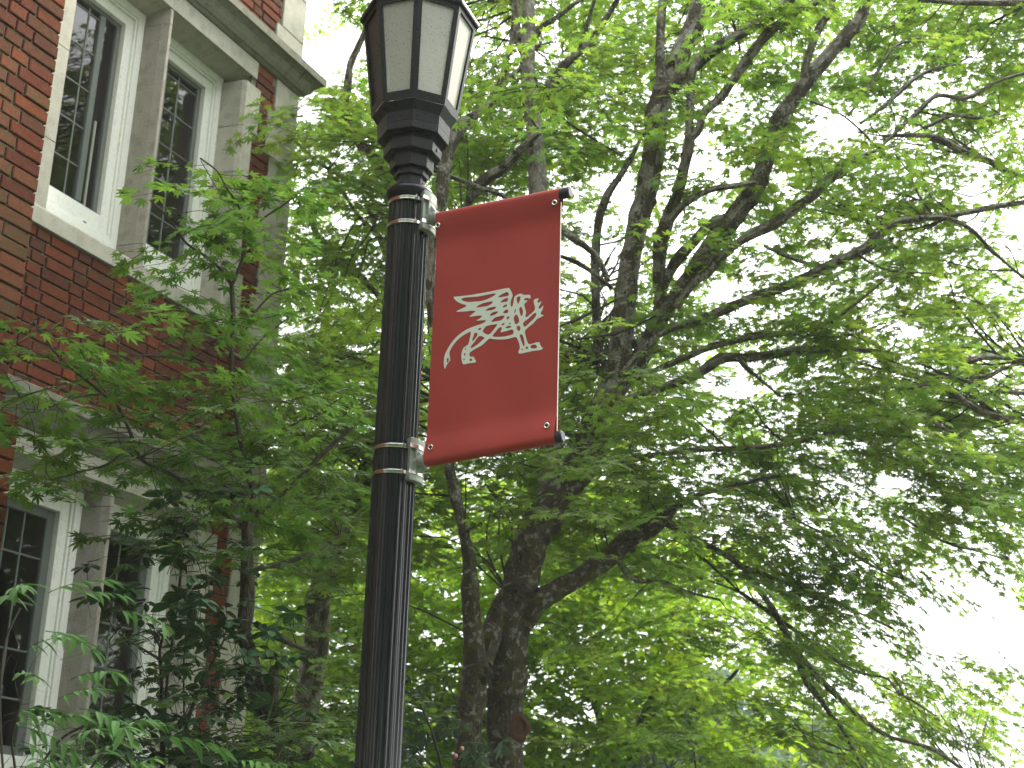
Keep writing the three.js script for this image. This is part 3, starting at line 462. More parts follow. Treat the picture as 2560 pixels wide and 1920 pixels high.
  for (const e of [ell(1435, 1220, 13), ell(1512, 1195, 22), ell(500, 1217, 8, 18, 0.35), ell(488, 1308, 12, 25, 0.2), ell(477, 1390, 10, 20), ell(587, 1397, 23), ell(209, 1405, 17, 42, 0.12)]) sh.holes.push(new THREE.Path(P2(e)));
  const eg = new THREE.ShapeGeometry(sh, 1), ep = eg.attributes.position;
  for (let i = 0; i < ep.count; i++) ep.setZ(i, 0.0022 + wave(ep.getX(i), ep.getY(i) + Y0));
  part('griffin_emblem', eg, M.print, G);
  for (const [x, y] of [[392, 290], [960, 180], [357, 1370], [922, 1264]]) { const [s, yy] = onBanner(900 + x * 0.5124, 420 + y * 0.5124), t = new THREE.TorusGeometry(0.0075, 0.0026, 8, 20); t.scale(1, 1, 0.6); const gm = part('grommet', t, M.steel, G); gm.position.set(s, yy - Y0, 0.0035 + (() => { const e = yy > 3.4 ? clamp((yy - (rodY.top(s) - 0.10)) / 0.10, 0, 1) : clamp((rodY.low(s) + 0.10 - yy) / 0.10, 0, 1); return 0.0188 * (e * e * (3 - 2 * e)) ** 0.85 + 0.002; })()); const ho = part('eyelet_hole', new THREE.CircleGeometry(0.0058, 14), M.slot, gm); ho.position.z = 0.0004; }
}

/* ---------- leaves and sprays ---------- */
// palmate leaf about 1 across, lying flat with its stalk end at the origin and its middle lobe towards +x
function palmate(lobes, slim, droop) {
  const P = [[0, 0, 0]], N = lobes.length, pts = [];
  lobes.forEach(([deg, L], i) => {
    const a = rad(deg), prev = i ? rad((deg + lobes[i - 1][0]) / 2) : rad(deg - 26), pl = i ? Math.min(L, lobes[i - 1][1]) * slim : 0.10;
    pts.push([Math.cos(prev) * pl, -0.02 * pl, Math.sin(prev) * pl]);
    const w = rad(13.5); pts.push([Math.cos(a - w) * L * 0.58, -0.05 * L, Math.sin(a - w) * L * 0.58], [Math.cos(a) * L, -droop * L * L, Math.sin(a) * L], [Math.cos(a + w) * L * 0.58, -0.05 * L, Math.sin(a + w) * L * 0.58]);
    if (i === N - 1) pts.push([Math.cos(a + rad(26)) * 0.10, 0, Math.sin(a + rad(26)) * 0.10]);
  });
  const pos = []; for (let i = 0; i < pts.length - 1; i++) pos.push(...P[0], ...pts[i + 1], ...pts[i]);
  return pos;
}
const MAPLE = palmate([[-112, 0.36], [-72, 0.60], [-35, 0.76], [0, 0.86], [35, 0.76], [72, 0.60], [112, 0.36]], 0.41, 0.16);
const MAPLE5 = palmate([[-82, 0.52], [-40, 0.76], [0, 0.88], [40, 0.76], [82, 0.52]], 0.39, 0.18);
function blade(w, fold, droop, n = 5, tip = 1) { // simple leaf, length 1 along +x
  const L = [], pos = []; for (let i = 0; i <= n; i++) { const u = i / n, h = w * 0.5 * Math.pow(Math.sin(Math.PI * Math.pow(u, tip)), 0.8) + (i === 0 || i === n ? 0 : 0.004); L.push([u, -droop * u * u, h]); }
  for (let i = 0; i < n; i++) { const [x0, y0, h0] = L[i], [x1, y1, h1] = L[i + 1]; for (const s of [1, -1]) { const a = [x0, y0, 0], b = [x1, y1, 0], c = [x1, y1 + fold * h1, s * h1], d = [x0, y0 + fold * h0, s * h0]; if (s > 0) pos.push(...a, ...d, ...b, ...b, ...d, ...c); else pos.push(...a, ...b, ...d, ...b, ...c, ...d); } }
  return pos;
}
const OVAL = blade(0.50, 0.25, 0.12, 5, 1.25), LANCE = blade(0.27, 0.35, 0.30, 6, 0.72), OBOV = blade(0.52, 0.2, 0.18, 5, 1.4), GREYL = blade(0.42, 0.2, 0.1, 5, 1.0);
const geoOf = (pos, k = 1) => { const g = new THREE.BufferGeometry(); g.setAttribute('position', new THREE.Float32BufferAttribute(pos, 3)); g.computeVertexNormals(); const c = new Float32Array(pos.length); c.fill(k); g.setAttribute('color', new THREE.BufferAttribute(c, 3)); return g; };
class Heap { // many small shapes with a colour each, joined
  constructor() { this.p = []; this.c = []; }
  put(pos, m, col) { const v = V(); for (let i = 0; i < pos.length; i += 3) { v.set(pos[i], pos[i + 1], pos[i + 2]).applyMatrix4(m); this.p.push(v.x, v.y, v.z); this.c.push(col[0], col[1], col[2]); } }
  rod(a, b, r0, r1, col) { const d = b.clone().sub(a).normalize(), u = Math.abs(d.y) > 0.9 ? V(1, 0, 0) : V(0, 1, 0), e = d.clone().cross(u).normalize(), f = d.clone().cross(e); for (let i = 0; i < 3; i++) { const t = i / 3 * 6.283, s = (i + 1) / 3 * 6.283, q = (o, r, th) => o.clone().addScaledVector(e, r * Math.cos(th)).addScaledVector(f, r * Math.sin(th)); for (const w of [q(a, r0, t), q(b, r1, s), q(b, r1, t), q(a, r0, t), q(a, r0, s), q(b, r1, s)]) { this.p.push(w.x, w.y, w.z); this.c.push(...col); } } }
  geo() { const g = new THREE.BufferGeometry(); g.setAttribute('position', new THREE.Float32BufferAttribute(this.p, 3)); g.setAttribute('color', new THREE.Float32BufferAttribute(this.c, 3)); g.computeVertexNormals(); return g; }
}
const tint = (s = 1) => { const v = R(0.72, 1.28), y = R(-0.14, 0.2) * s; return [v * (1 + y), v * (1 + y * 0.35), v * (1 - y)]; };
const mat4 = (p, q, s) => new THREE.Matrix4().compose(p, q, V(s, s, s));
const E3 = (x, y, z) => new THREE.Quaternion().setFromEuler(new THREE.Euler(x, y, z, 'YXZ'));
// a flat forked twig of leaves in pairs, growing along +x; returns its leaf placements and its shoots
function spray(len, pairs, size, flat, side) {
  const leaves = [], rods = [];
  const shoot = (o, yaw, L, n, depth) => {
    let p = o.clone(), y = yaw, pit = R(-0.1, 0.1);
    for (let i = 0; i < n; i++) {
      const q = p.clone().add(V(Math.cos(y) * Math.cos(pit), Math.sin(pit), -Math.sin(y) * Math.cos(pit)).multiplyScalar(L / n)); rods.push([p, q, 0.0016 * (1 - 0.6 * i / n) + 0.0004]); p = q; y += R(-0.22, 0.22); pit -= R(0.0, 0.09);
      for (const s of [-1, 1]) { if (R() < 0.1) continue; const a = y + s * R(0.6, 1.15), st = R(0.02, 0.042), b = p.clone().add(V(Math.cos(a) * st, R(-0.01, 0.012), -Math.sin(a) * st)); rods.push([p, b, 0.0007]); leaves.push({ p: b, q: E3(R(-flat, flat), a, R(-0.55 * flat - 0.2, 0.6 * flat - 0.05)), s: size * R(0.62, 1.18) }); }
      if (depth && i > 0 && i < n - 0 && R() < side) shoot(p, y + (R() < 0.5 ? -1 : 1) * R(0.5, 0.95), L * R(0.35, 0.6), Math.max(1, Math.round(n * 0.5)), depth - 1);
    }
    leaves.push({ p, q: E3(R(-flat, flat), y, R(-0.5 * flat - 0.1, 0.4 * flat)), s: size * R(0.8, 1.2) });
  };
  shoot(V(0, 0, 0), 0, len, pairs, 1); return { leaves, rods };
}
function sprayGeo(sp, shapes, rodCol = [0.30, 0.14, 0.5]) { const h = new Heap(); for (const l of sp.leaves) h.put(shapes[Math.floor(R(0, shapes.length))], mat4(l.p, l.q, l.s), tint()); for (const [a, b, r] of sp.rods) h.rod(a, b, r, r * 0.8, [0.45, 0.22, 0.5]); return h.geo(); }
// how thick the foliage is, in cells 80 px wide and high of the 2560 x 1920 frame; rows from the top
const THICK = [0, 0.1, 0.22, 0.4, 0.62, 0.9, 1.3, 1.75, 2.3, 3.1];
const fillMap = (rowsText, opt) => { // rowsText: { row: 'digits from column c0' }
  const out = [];
  for (const [r, c0, digits] of rowsText) [...digits].forEach((ch, i) => {
    const d = +ch; if (!d) return; const c = c0 + i;
    const tau = THICK[d] * (typeof opt.k === 'function' ? opt.k(c, r) : opt.k), per = opt.area; // projected square metres of one spray
    const tm = opt.depth(c, r), solid = per * (FPX / ((tm[0] + tm[1]) / 2)) ** 2, want = tau * 6400 / solid; let n = Math.floor(want) + (R() < want % 1 ? 1 : 0);
    for (let k = 0, tries = 0; k < n && tries < n * 6; tries++) { const px = (c + R()) * 80, py = (r + R()) * 80, t = lerp(tm[0], tm[1], R()), p = at(px, py, t); const cl = n3(p.x * 1.5, p.y * 3.2, p.z * 1.5) + 0.4 * n3(p.x * 4, p.y * 7, p.z * 4); if (d < 9 && R() > 0.5 + (opt.clump ?? 0.9) * cl) continue; if (opt.ok && !opt.ok(p, px, py, t)) continue; out.push({ p, px, py, t, d }); k++; }
  });
  return out;
};
// a crown: sprays placed at the given points; those that show largest as leaves of their own, the rest joined
function crown(T, spots, o) {
  const variants = Array.from({ length: o.variants ?? 7 }, () => spray(o.len, o.pairs, o.size, o.flat ?? 0.42, o.side ?? 0.75));
  const geos = variants.map((v) => sprayGeo(v, o.shapes)), lists = variants.map(() => []), own = [];
  const order = spots.slice().sort((a, b) => (a.vis ?? a.t) - (b.vis ?? b.t));
  let left = o.single ?? 0; const cam = V(0, EYE, 0);
  order.forEach((s) => {
    const i = Math.floor(R(0, variants.length)), dir = o.yaw ? o.yaw(s) : R(0, 6.283), q = E3(R(-0.28, 0.28), dir, R(-0.38, 0.14) + (o.tilt ? o.tilt(s) : 0)), sc = (s.s ?? 1) * R(0.8, 1.2), m = mat4(s.p, q, sc);
    const inView = s.px > 0 && s.px < 2560 && s.py > 0 && s.py < 1920 && !s.hidden;
    if (left > 0 && inView) { for (const l of variants[i].leaves) { if (left-- <= 0) break; own.push([m.clone().multiply(mat4(l.p, l.q, l.s)), R()]); } const h = new Heap(); for (const [a, b, r] of variants[i].rods) h.rod(a, b, r, r * 0.8, [0.45, 0.22, 0.5]); s.rods = h.geo().applyMatrix4(m); }
    else lists[i].push([m, tint(0.8)]);
    s.base = s.p;
  });
  const leafGeos = o.shapes.flatMap((sh) => [0.78, 0.95, 1.12].map((k) => geoOf(sh, k)));
  own.forEach(([m], i) => { const l = part('leaf', leafGeos[i % leafGeos.length], o.mat, T); m.decompose(l.position, l.quaternion, l.scale); });
  const rg = spots.filter((s) => s.rods).map((s) => s.rods); if (rg.length) part('leaf_stalks', mergeGeometries(rg), o.mat, T, 'stuff');
  lists.forEach((l, i) => {
    if (!l.length) return; const im = new THREE.InstancedMesh(geos[i], o.mat, l.length); im.name = 'foliage'; im.castShadow = im.receiveShadow = true; im.userData.kind = 'stuff';
    l.forEach(([m, c], k) => { im.setMatrixAt(k, m); im.setColorAt(k, new THREE.Color().setRGB(...c)); }); T.add(im);
  });
  return own.length;
}
// thin twigs that carry sprays, from the nearest point of a limb
function twigs(T, spots, limbs, o) {
  const anchors = []; for (const L of limbs) { const c = new THREE.CatmullRomCurve3(L.map((q) => q.p), false, 'centripetal'), n = (L.length - 1) * 4; for (let i = 0; i <= n; i++) { const u = i / n, f = u * (L.length - 1), k = Math.min(L.length - 2, Math.floor(f)); anchors.push([c.getPoint(u), lerp(L[k].r, L[k + 1].r, f - k)]); } }
  const g = [];
  for (const s of spots) {
    if (R() > o.share) continue; let best = null, bd = 1e9; for (const [p, r] of anchors) { const d = p.distanceToSquared(s.p) * (p.y > s.p.y + 0.5 ? 1.6 : 1); if (d < bd) { bd = d; best = [p, r]; } }
    const D = Math.sqrt(bd); if (D < 0.08 || D > (o.reach ?? 2.6)) continue;
    const a = best[0], b = s.p, mid = a.clone().lerp(b, 0.45).add(V(R(-0.12, 0.12), 0.10 + R(-0.05, 0.14), R(-0.12, 0.12)).multiplyScalar(D)), r = Math.min(best[1] * 0.6, o.r * (0.6 + 0.55 * D));
    g.push(limb([{ p: a, r }, { p: a.clone().lerp(mid, 0.55).add(V(R(-1, 1), R(-1, 1), R(-1, 1)).multiplyScalar(0.05 * D)), r: r * 0.8 }, { p: mid, r: r * 0.6 }, { p: mid.clone().lerp(b, 0.55).add(V(R(-1, 1), R(-1, 1), R(-1, 1)).multiplyScalar(0.05 * D)), r: r * 0.42 }, { p: b, r: r * 0.2 }], 4, 0, 2));
  }
  if (g.length) part('twigs', mergeGeometries(g), o.mat ?? M.twig, T, 'stuff');
}
// limb from [px, py, half width in px, ...] with depth running from t0 to t1
const trace = (t0, t1, a) => { const o = [], n = a.length / 3; for (let i = 0; i < n; i++) { const t = lerp(t0, t1, i / (n - 1)); o.push({ p: at(a[3 * i], a[3 * i + 1], t), r: Math.max(0.004, a[3 * i + 2] * t / FPX) }); } return o; };

/* ---------- the large maple behind the banner ---------- */
const clear = (p, px, py, t) => px > 762 - (py - 245) * 0.0913 || (py < 175 && px > 690 && t < 9);       // keeps the building's corner free of twigs
const bigMap = [
  [-3, 15, '3333333333333333333'], [-2, 14, '44444444444444444444'], [-1, 10, '0145565555666666677778'],
  [0, 8, '2121000656566677766677787'], [1, 9, '011000766565665556556787'], [2, 9, '000003777776555465555676'], [3, 9, '76707777777545556554455'], [4, 9, '64707777755446776646566'], [5, 9, '56607777754345667776562'],
  [6, 9, '66600000045424345676540'], [7, 9, '65503000445434556677762'], [8, 9, '65506000455555556777777'], [9, 9, '56707000678766667676778'], [10, 8, '777070000888765466656511477'],
  [11, 8, '7888600088887611578876267'], [12, 8, '788870088889973489999877888'], [13, 8, '8888800889998777888888766'], [14, 8, '8888900999998888758788877'], [15, 8, '8888800999988888656777836'],
  [16, 8, '7888800999988888887777733'], [17, 8, '5555500555577777765544320'], [18, 8, '3333400233345666643310001'], [19, 8, '2222300122234666664420001'], [20, 8, '2222300112223456664556301'],
  [21, 8, '2222300111122345665566510'], [22, 8, '2222300111122345666655400'], [23, 8, '2222300111122355776663301'],
];
const mapleA = thing('maple_tree', at(1262, 2250, 8.2).setY(0), 'large green maple with mossy grey trunk and limbs fanning out behind the red banner', 'tree');
const limbsA = [], WA = mapleA.position;
{
  const toLocal = (g) => g.translate(-WA.x, -WA.y, -WA.z);
  const far = (t) => (t < 8 ? 8 + (8 - t) * 0.5 : t), add = (name, t0, t1, a, m = M.bark, sides = 9, lump = 0.14) => { const L = trace(far(t0), far(t1), a); limbsA.push(L); return part(name, toLocal(limb(L, sides, lump)), m, mapleA); };
  const foot = V(WA.x, -0.1, WA.z); const T = trace(8.2, 8.5, [1262, 1990, 47, 1263, 1916, 46, 1266, 1742, 46, 1281, 1547, 48, 1305, 1430, 44, 1344, 1314, 43, 1405, 1225, 42, 1464, 1145, 40, 1489, 1047, 35, 1525, 975, 31, 1554, 856, 30, 1560, 769, 29, 1576, 654, 26, 1598, 538, 26, 1618, 477, 28, 1637, 376, 29, 1641, 289, 29, 1661, 217, 28]);
  T.unshift({ p: foot, r: 0.15 }); limbsA.push(T); part('trunk', toLocal(limb(T.slice(0, 10), 14, 0.15)), M.barkMoss, mapleA); part('trunk', toLocal(limb(T.slice(9), 12, 0.12)), M.bark, mapleA);
  const S = trace(8.0, 7.85, [1160, 1990, 36, 1169, 1858, 33, 1180, 1741, 37, 1189, 1664, 31, 1180, 1547, 24, 1173, 1469, 22, 1174, 1420, 17, 1160, 1330, 14]); S.unshift({ p: V(WA.x - 0.16, -0.1, WA.z + 0.1), r: 0.11 }); limbsA.push(S); part('trunk', toLocal(limb(S, 11, 0.16)), M.barkMoss, mapleA);
  add('trunk', 8.05, 8.3, [1205, 1660, 26, 1222, 1600, 28, 1245, 1545, 30, 1275, 1490, 30], M.barkMoss, 9);
  // upper trunk and its forks
  add('limb', 8.5, 8.6, [1661, 217, 20, 1651, 162, 13, 1651, 87, 11, 1658, 0, 11, 1664, -90, 9, 1680, -260, 5]);
  add('limb', 8.5, 8.9, [1655, 245, 26, 1681, 188, 24, 1705, 130, 27, 1736, 58, 27, 1760, -20, 26, 1800, -130, 20, 1850, -300, 10]);
  add('branch', 8.7, 8.9, [1735, 70, 10, 1774, 58, 8, 1808, 17, 8, 1840, -40, 6]);
  add('limb', 8.5, 8.2, [1660, 250, 16, 1710, 190, 15, 1751, 153, 15, 1803, 113, 14, 1875, 72, 14, 1948, 26, 13, 2010, -30, 11, 2090, -120, 7]);
  add('limb', 8.45, 8.1, [1530, 1010, 16, 1565, 935, 17, 1610, 865, 17, 1640, 800, 17, 1652, 740, 18, 1647, 668, 17, 1652, 610, 18, 1673, 538, 18, 1696, 477, 15, 1713, 405, 15, 1725, 341, 14]);
  add('branch', 8.1, 8.2, [1722, 350, 12, 1725, 289, 11, 1726, 231, 10, 1733, 174, 9, 1748, 140, 7]);
  add('branch', 8.1, 7.8, [1722, 350, 11, 1745, 327, 11, 1760, 283, 11, 1803, 243, 11, 1838, 191, 12, 1875, 139, 12, 1919, 84, 13, 1963, 50, 11, 2007, 23, 10, 2050, 0, 8, 2120, -50, 6]);
  add('branch', 8.1, 8.0, [1668, 560, 11, 1705, 515, 9, 1731, 497, 9, 1774, 475, 8, 1846, 463, 7, 1890, 455, 5]);
  add('limb', 8.4, 7.2, [1500, 1045, 18, 1560, 960, 19, 1615, 860, 20, 1667, 769, 21, 1716, 706, 24, 1751, 654, 25, 1791, 596, 25, 1826, 552, 25, 1855, 515, 24, 1884, 480, 24, 1904, 434, 22, 1922, 376, 21, 1940, 312, 20, 1960, 275, 20, 1992, 240, 19, 2021, 197, 20, 2070, 139, 19, 2117, 87, 18, 2151, 45, 15, 2170, -10, 12, 2190, -120, 8]);
  add('branch', 7.4, 7.5, [2010, 195, 12, 2012, 175, 11, 2024, 130, 10, 2050, 66, 10, 2076, 29, 8, 2082, 0, 8, 2095, -60, 5]);
  add('limb', 8.3, 7.95, [1640, 760, 12, 1676, 677, 13, 1693, 648, 14, 1739, 601, 14, 1774, 564, 14, 1815, 545, 13]);
  add('limb', 8.2, 7.2, [1690, 770, 9, 1736, 706, 10, 1774, 677, 12, 1803, 642, 12, 1838, 612, 11, 1884, 584, 14, 1933, 561, 14, 1958, 543, 14, 1992, 517, 13, 2036, 486, 13, 2059, 457, 14, 2094, 428, 12, 2122, 405, 9, 2180, 380, 5, 2240, 365, 3]);
  add('limb', 8.2, 6.6, [1560, 930, 8, 1630, 850, 9, 1690, 816, 9, 1731, 807, 12, 1788, 784, 12, 1846, 760, 13, 1904, 737, 13, 1976, 711, 13, 2036, 682, 14, 2108, 648, 14, 2166, 619, 14, 2195, 593, 11, 2232, 558, 11, 2311, 546, 9, 2412, 532, 8, 2499, 515, 7, 2600, 500, 6]);
  add('branch', 6.9, 6.6, [2311, 546, 7, 2368, 546, 6, 2426, 572, 5, 2470, 616, 5, 2513, 656, 4, 2560, 694, 4, 2640, 740, 3]);
  add('branch', 7.1, 6.9, [2140, 630, 6, 2157, 645, 4, 2209, 671, 3.5, 2267, 680, 3, 2330, 683, 2]);
  add('branch', 7.3, 7.6, [2075, 664, 5, 2021, 659, 5, 1958, 636, 6, 1910, 615, 4]);
  add('limb', 8.3, 7.2, [1550, 960, 8, 1640, 925, 8, 1719, 891, 8, 1774, 868, 9, 1832, 853, 9, 1890, 839, 10, 1978, 833, 7, 2030, 824, 6, 2082, 804, 5, 2111, 781, 5, 2157, 746, 4, 2210, 700, 3]);
  add('branch', 7.5, 7.3, [2020, 826, 5, 2040, 836, 4, 2082, 842, 4, 2137, 836, 3, 2190, 815, 2]);
  add('limb', 8.3, 7.3, [1540, 1010, 10, 1640, 975, 11, 1751, 931, 12, 1803, 896, 14, 1861, 894, 12, 1919, 888, 11, 1992, 876, 11, 2065, 873, 10, 2128, 873, 7, 2220, 880, 4]);
  add('branch', 7.8, 7.6, [1845, 894, 7, 1861, 914, 6, 1907, 954, 4, 1950, 990, 3]);
  add('limb', 8.3, 6.9, [1470, 1165, 12, 1513, 1160, 11, 1560, 1158, 12, 1592, 1147, 9, 1652, 1136, 8, 1745, 1125, 7, 1900, 1118, 7, 2030, 1096, 7, 2160, 1064, 6, 2285, 1050, 7, 2314, 1041, 8, 2340, 1058, 6, 2371, 1076, 4, 2450, 1110, 3]);
  add('limb', 8.2, 7.2, [1310, 1560, 24, 1350, 1502, 26, 1394, 1472, 25, 1456, 1438, 26, 1511, 1400, 26, 1569, 1350, 24, 1628, 1322, 22, 1662, 1292, 18, 1690, 1268, 9, 1740, 1240, 7, 1830, 1215, 5, 1950, 1190, 4], M.barkMoss, 11);
  add('limb', 7.6, 6.7, [1655, 1300, 10, 1720, 1340, 7, 1791, 1374, 7, 1826, 1394, 8, 1861, 1420, 9, 1920, 1440, 7, 1978, 1463, 6, 2036, 1483, 5, 2110, 1515, 4, 2230, 1570, 3]);
  add('branch', 7.8, 7.4, [1500, 1400, 7, 1542, 1403, 6, 1561, 1430, 5.5, 1600, 1454, 6, 1647, 1450, 5, 1710, 1477, 4, 1800, 1500, 3]);
  add('branch', 6.9, 6.5, [1990, 1300, 3, 2082, 1347, 4, 2122, 1379, 4, 2160, 1402, 4, 2195, 1423, 3, 2260, 1450, 2]);
  add('branch', 6.9, 6.5, [2250, 1290, 3, 2331, 1339, 4, 2383, 1362, 4, 2441, 1377, 3, 2520, 1400, 2]);
  add('branch', 6.9, 6.4, [2240, 930, 5, 2340, 958, 7, 2383, 983, 8, 2426, 1015, 9, 2470, 1035, 9, 2513, 1047, 9, 2570, 1060, 9, 2680, 1080, 7]);
  add('branch', 6.9, 6.5, [2250, 975, 4, 2334, 957, 6, 2360, 946, 5, 2470, 940, 6, 2513, 920, 5, 2570, 903, 5]);
  add('branch', 7.0, 6.5, [2300, 890, 5, 2383, 888, 7, 2406, 905, 9, 2455, 894, 9, 2499, 894, 6, 2580, 900, 4]);
  add('branch', 6.9, 6.4, [2380, 940, 4, 2435, 960, 5, 2484, 974, 5, 2556, 983, 6, 2640, 990, 5]);
  add('branch', 7.0, 6.5, [1850, 1480, 5, 1930, 1535, 6, 1992, 1579, 5, 2036, 1611, 5, 2082, 1645, 5, 2122, 1671, 5, 2166, 1686, 4, 2218, 1697, 3.5, 2244, 1729, 3, 2282, 1752, 3, 2340, 1790, 2]);
  add('branch', 7.1, 6.6, [1860, 1425, 7, 1930, 1520, 8, 1978, 1608, 9, 1995, 1648, 8, 2018, 1706, 8, 2050, 1747, 7, 2082, 1793, 7, 2111, 1828, 6, 2128, 1868, 5, 2157, 1917, 5, 2200, 2000, 3]);
  add('branch', 6.9, 6.4, [1985, 1620, 8, 2010, 1651, 8, 2041, 1689, 8, 2082, 1729, 8, 2122, 1770, 7, 2151, 1793, 6, 2180, 1816, 6, 2224, 1842, 5, 2282, 1857, 5, 2339, 1877, 5, 2397, 1917, 4, 2480, 1990, 3]);
  add('branch', 7.0, 6.5, [2205, 340, 4, 2270, 338, 5, 2325, 341, 7, 2354, 350, 9, 2389, 370, 10, 2426, 388, 9, 2470, 402, 9, 2513, 425, 8, 2570, 448, 8, 2680, 490, 6]);
  add('branch', 7.2, 6.8, [2200, 370, 3, 2253, 318, 5, 2296, 278, 6, 2339, 240, 6, 2371, 240, 5, 2412, 246, 6, 2455, 226, 5, 2499, 202, 4, 2570, 180, 4]);
  add('branch', 7.4, 7.0, [2150, 310, 4, 2209, 266, 5, 2250, 229, 6, 2290, 194, 6, 2339, 171, 4, 2383, 162, 3, 2430, 140, 2]);
  add('branch', 7.4, 7.2, [2120, 290, 4, 2163, 231, 4, 2198, 171, 4, 2235, 119, 3, 2267, 104, 4, 2354, 107, 3, 2420, 100, 2]);
  add('branch', 6.8, 6.4, [2300, 0, 5, 2383, 6, 6, 2470, 7, 8, 2570, 6, 9, 2700, 0, 9]);
  add('branch', 6.9, 6.7, [2310, 320, 5, 2383, 289, 5, 2441, 295, 4, 2500, 285, 3]);
  add('branch', 7.5, 7.0, [2005, 245, 3, 2094, 281, 3, 2134, 310, 3, 2175, 350, 3, 2224, 399, 3, 2260, 430, 2]);
  add('branch', 8.0, 7.9, [1345, 855, 4, 1400, 815, 4, 1440, 800, 4, 1500, 770, 3, 1540, 750, 3], M.twig);
  add('branch', 8.0, 7.9, [1440, 848, 3, 1490, 842, 3, 1560, 826, 4, 1640, 790, 3], M.twig);
  // the straight pale stem that rises behind the banner, and its forks
  add('limb', 8.3, 8.7, [1360, 1290, 26, 1372, 1200, 27, 1378, 1100, 27, 1374, 950, 26, 1364, 750, 25, 1352, 580, 25, 1344, 475, 24, 1338, 348, 20, 1325, 253, 19, 1319, 158, 19, 1322, 63, 17, 1322, 0, 16, 1318, -120, 13, 1330, -300, 7], M.barkPale, 12, 0.09);
  add('limb', 8.6, 8.8, [1318, 150, 12, 1300, 110, 10, 1291, 63, 10, 1292, 0, 10, 1286, -110, 7], M.barkPale);
  add('limb', 8.6, 8.3, [1350, 290, 14, 1357, 263, 13, 1372, 222, 12, 1398, 179, 13, 1435, 139, 12, 1475, 106, 11, 1511, 52, 9, 1537, 11, 7, 1570, -50, 5]);
  add('branch', 8.5, 8.3, [1440, 140, 7, 1456, 116, 6, 1467, 69, 5, 1479, 23, 4, 1500, -40, 3]);
  add('branch', 8.7, 8.5, [1328, 120, 7, 1340, 90, 8, 1357, 64, 8, 1383, 49, 6, 1412, 29, 5, 1430, 14, 5, 1470, -10, 4]);
  add('branch', 8.6, 8.6, [1372, 260, 3, 1400, 290, 3, 1440, 320, 3, 1480, 345, 3, 1530, 375, 2], M.twig);
  // the dark stems between the post and the banner
  add('limb', 7.85, 8.6, [1160, 1330, 14, 1120, 1150, 14, 1092, 950, 14, 1078, 780, 13, 1077, 651, 13, 1088, 560, 14, 1104, 490, 16, 1110, 427, 16, 1126, 364, 17, 1155, 312, 18, 1180, 294, 12, 1208, 275, 11, 1240, 240, 9, 1262, 206, 9, 1294, 177, 6, 1320, 150, 5]);
  add('branch', 8.5, 8.6, [1190, 290, 9, 1225, 250, 8, 1252, 206, 8, 1268, 142, 8, 1281, 95, 8, 1285, 30, 6, 1280, -60, 4]);
  add('limb', 8.6, 8.4, [1140, 560, 7, 1170, 506, 11, 1189, 475, 14, 1221, 443, 16, 1259, 421, 15, 1287, 389, 12, 1319, 357, 8, 1350, 330, 6]);
  add('branch', 8.5, 8.5, [1110, 432, 5, 1132, 443, 5, 1195, 468, 6, 1243, 484, 5, 1290, 510, 3]);
  add('branch', 8.4, 8.2, [1360, 520, 4, 1410, 580, 9, 1440, 600, 10, 1490, 640, 8, 1520, 700, 6]);
  add('branch', 8.4, 8.3, [1400, 640, 4, 1440, 655, 7, 1480, 680, 6, 1530, 720, 5]);
  add('limb', 8.6, 8.5, [1495, 900, 12, 1490, 740, 12, 1488, 640, 11, 1500, 540, 11, 1522, 480, 10, 1550, 440, 9, 1575, 400, 6, 1600, 350, 4]);
  // pruning scar low on the trunk
  const c = at(1299, 1819, 8.0), g = new THREE.TorusGeometry(0.052, 0.02, 8, 18), p = g.attributes.position; for (let i = 0; i < p.count; i++) { const k = 1 + 0.2 * n3(p.getX(i) * 30, p.getY(i) * 30, 3); p.setXYZ(i, p.getX(i) * k * 0.8, p.getY(i) * k * 1.15, p.getZ(i) * k); } g.computeVertexNormals();
  const sc = part('pruning_scar', [g, new THREE.SphereGeometry(0.038, 12, 8).scale(0.8, 1.2, 0.35)], M.callus, mapleA); sc.position.copy(c.clone().sub(WA)); sc.lookAt(0.35, 1.2, 0);
  // mossy knobs along the limbs
  const knobs = []; for (const L of limbsA) for (let i = 1; i < L.length - 1; i++) for (let w = 0; w < 2; w++) if (R() < 0.6 && L[i].r > 0.014) { const q = L[i].p.clone().lerp(L[i + 1].p, R()), s = L[i].r * R(0.3, 0.62), o = new THREE.IcosahedronGeometry(s, 2), a = o.attributes.position; for (let k = 0; k < a.count; k++) { const x = a.getX(k), y = a.getY(k), z = a.getZ(k), f = 1 + 0.5 * n3(x / s * 1.9 + i, y / s * 1.9, z / s * 1.9); a.setXYZ(k, x * f, y * f * 0.9, z * f); } o.computeVertexNormals(); const th = R(0, 6.28); knobs.push(o.translate(q.x + Math.cos(th) * L[i].r * 0.7 - WA.x, q.y - R(0, 0.3) * L[i].r - WA.y, q.z + Math.sin(th) * L[i].r * 0.7 - WA.z)); }
  part('moss_knob', knobs, M.barkDark, mapleA, 'stuff');
}
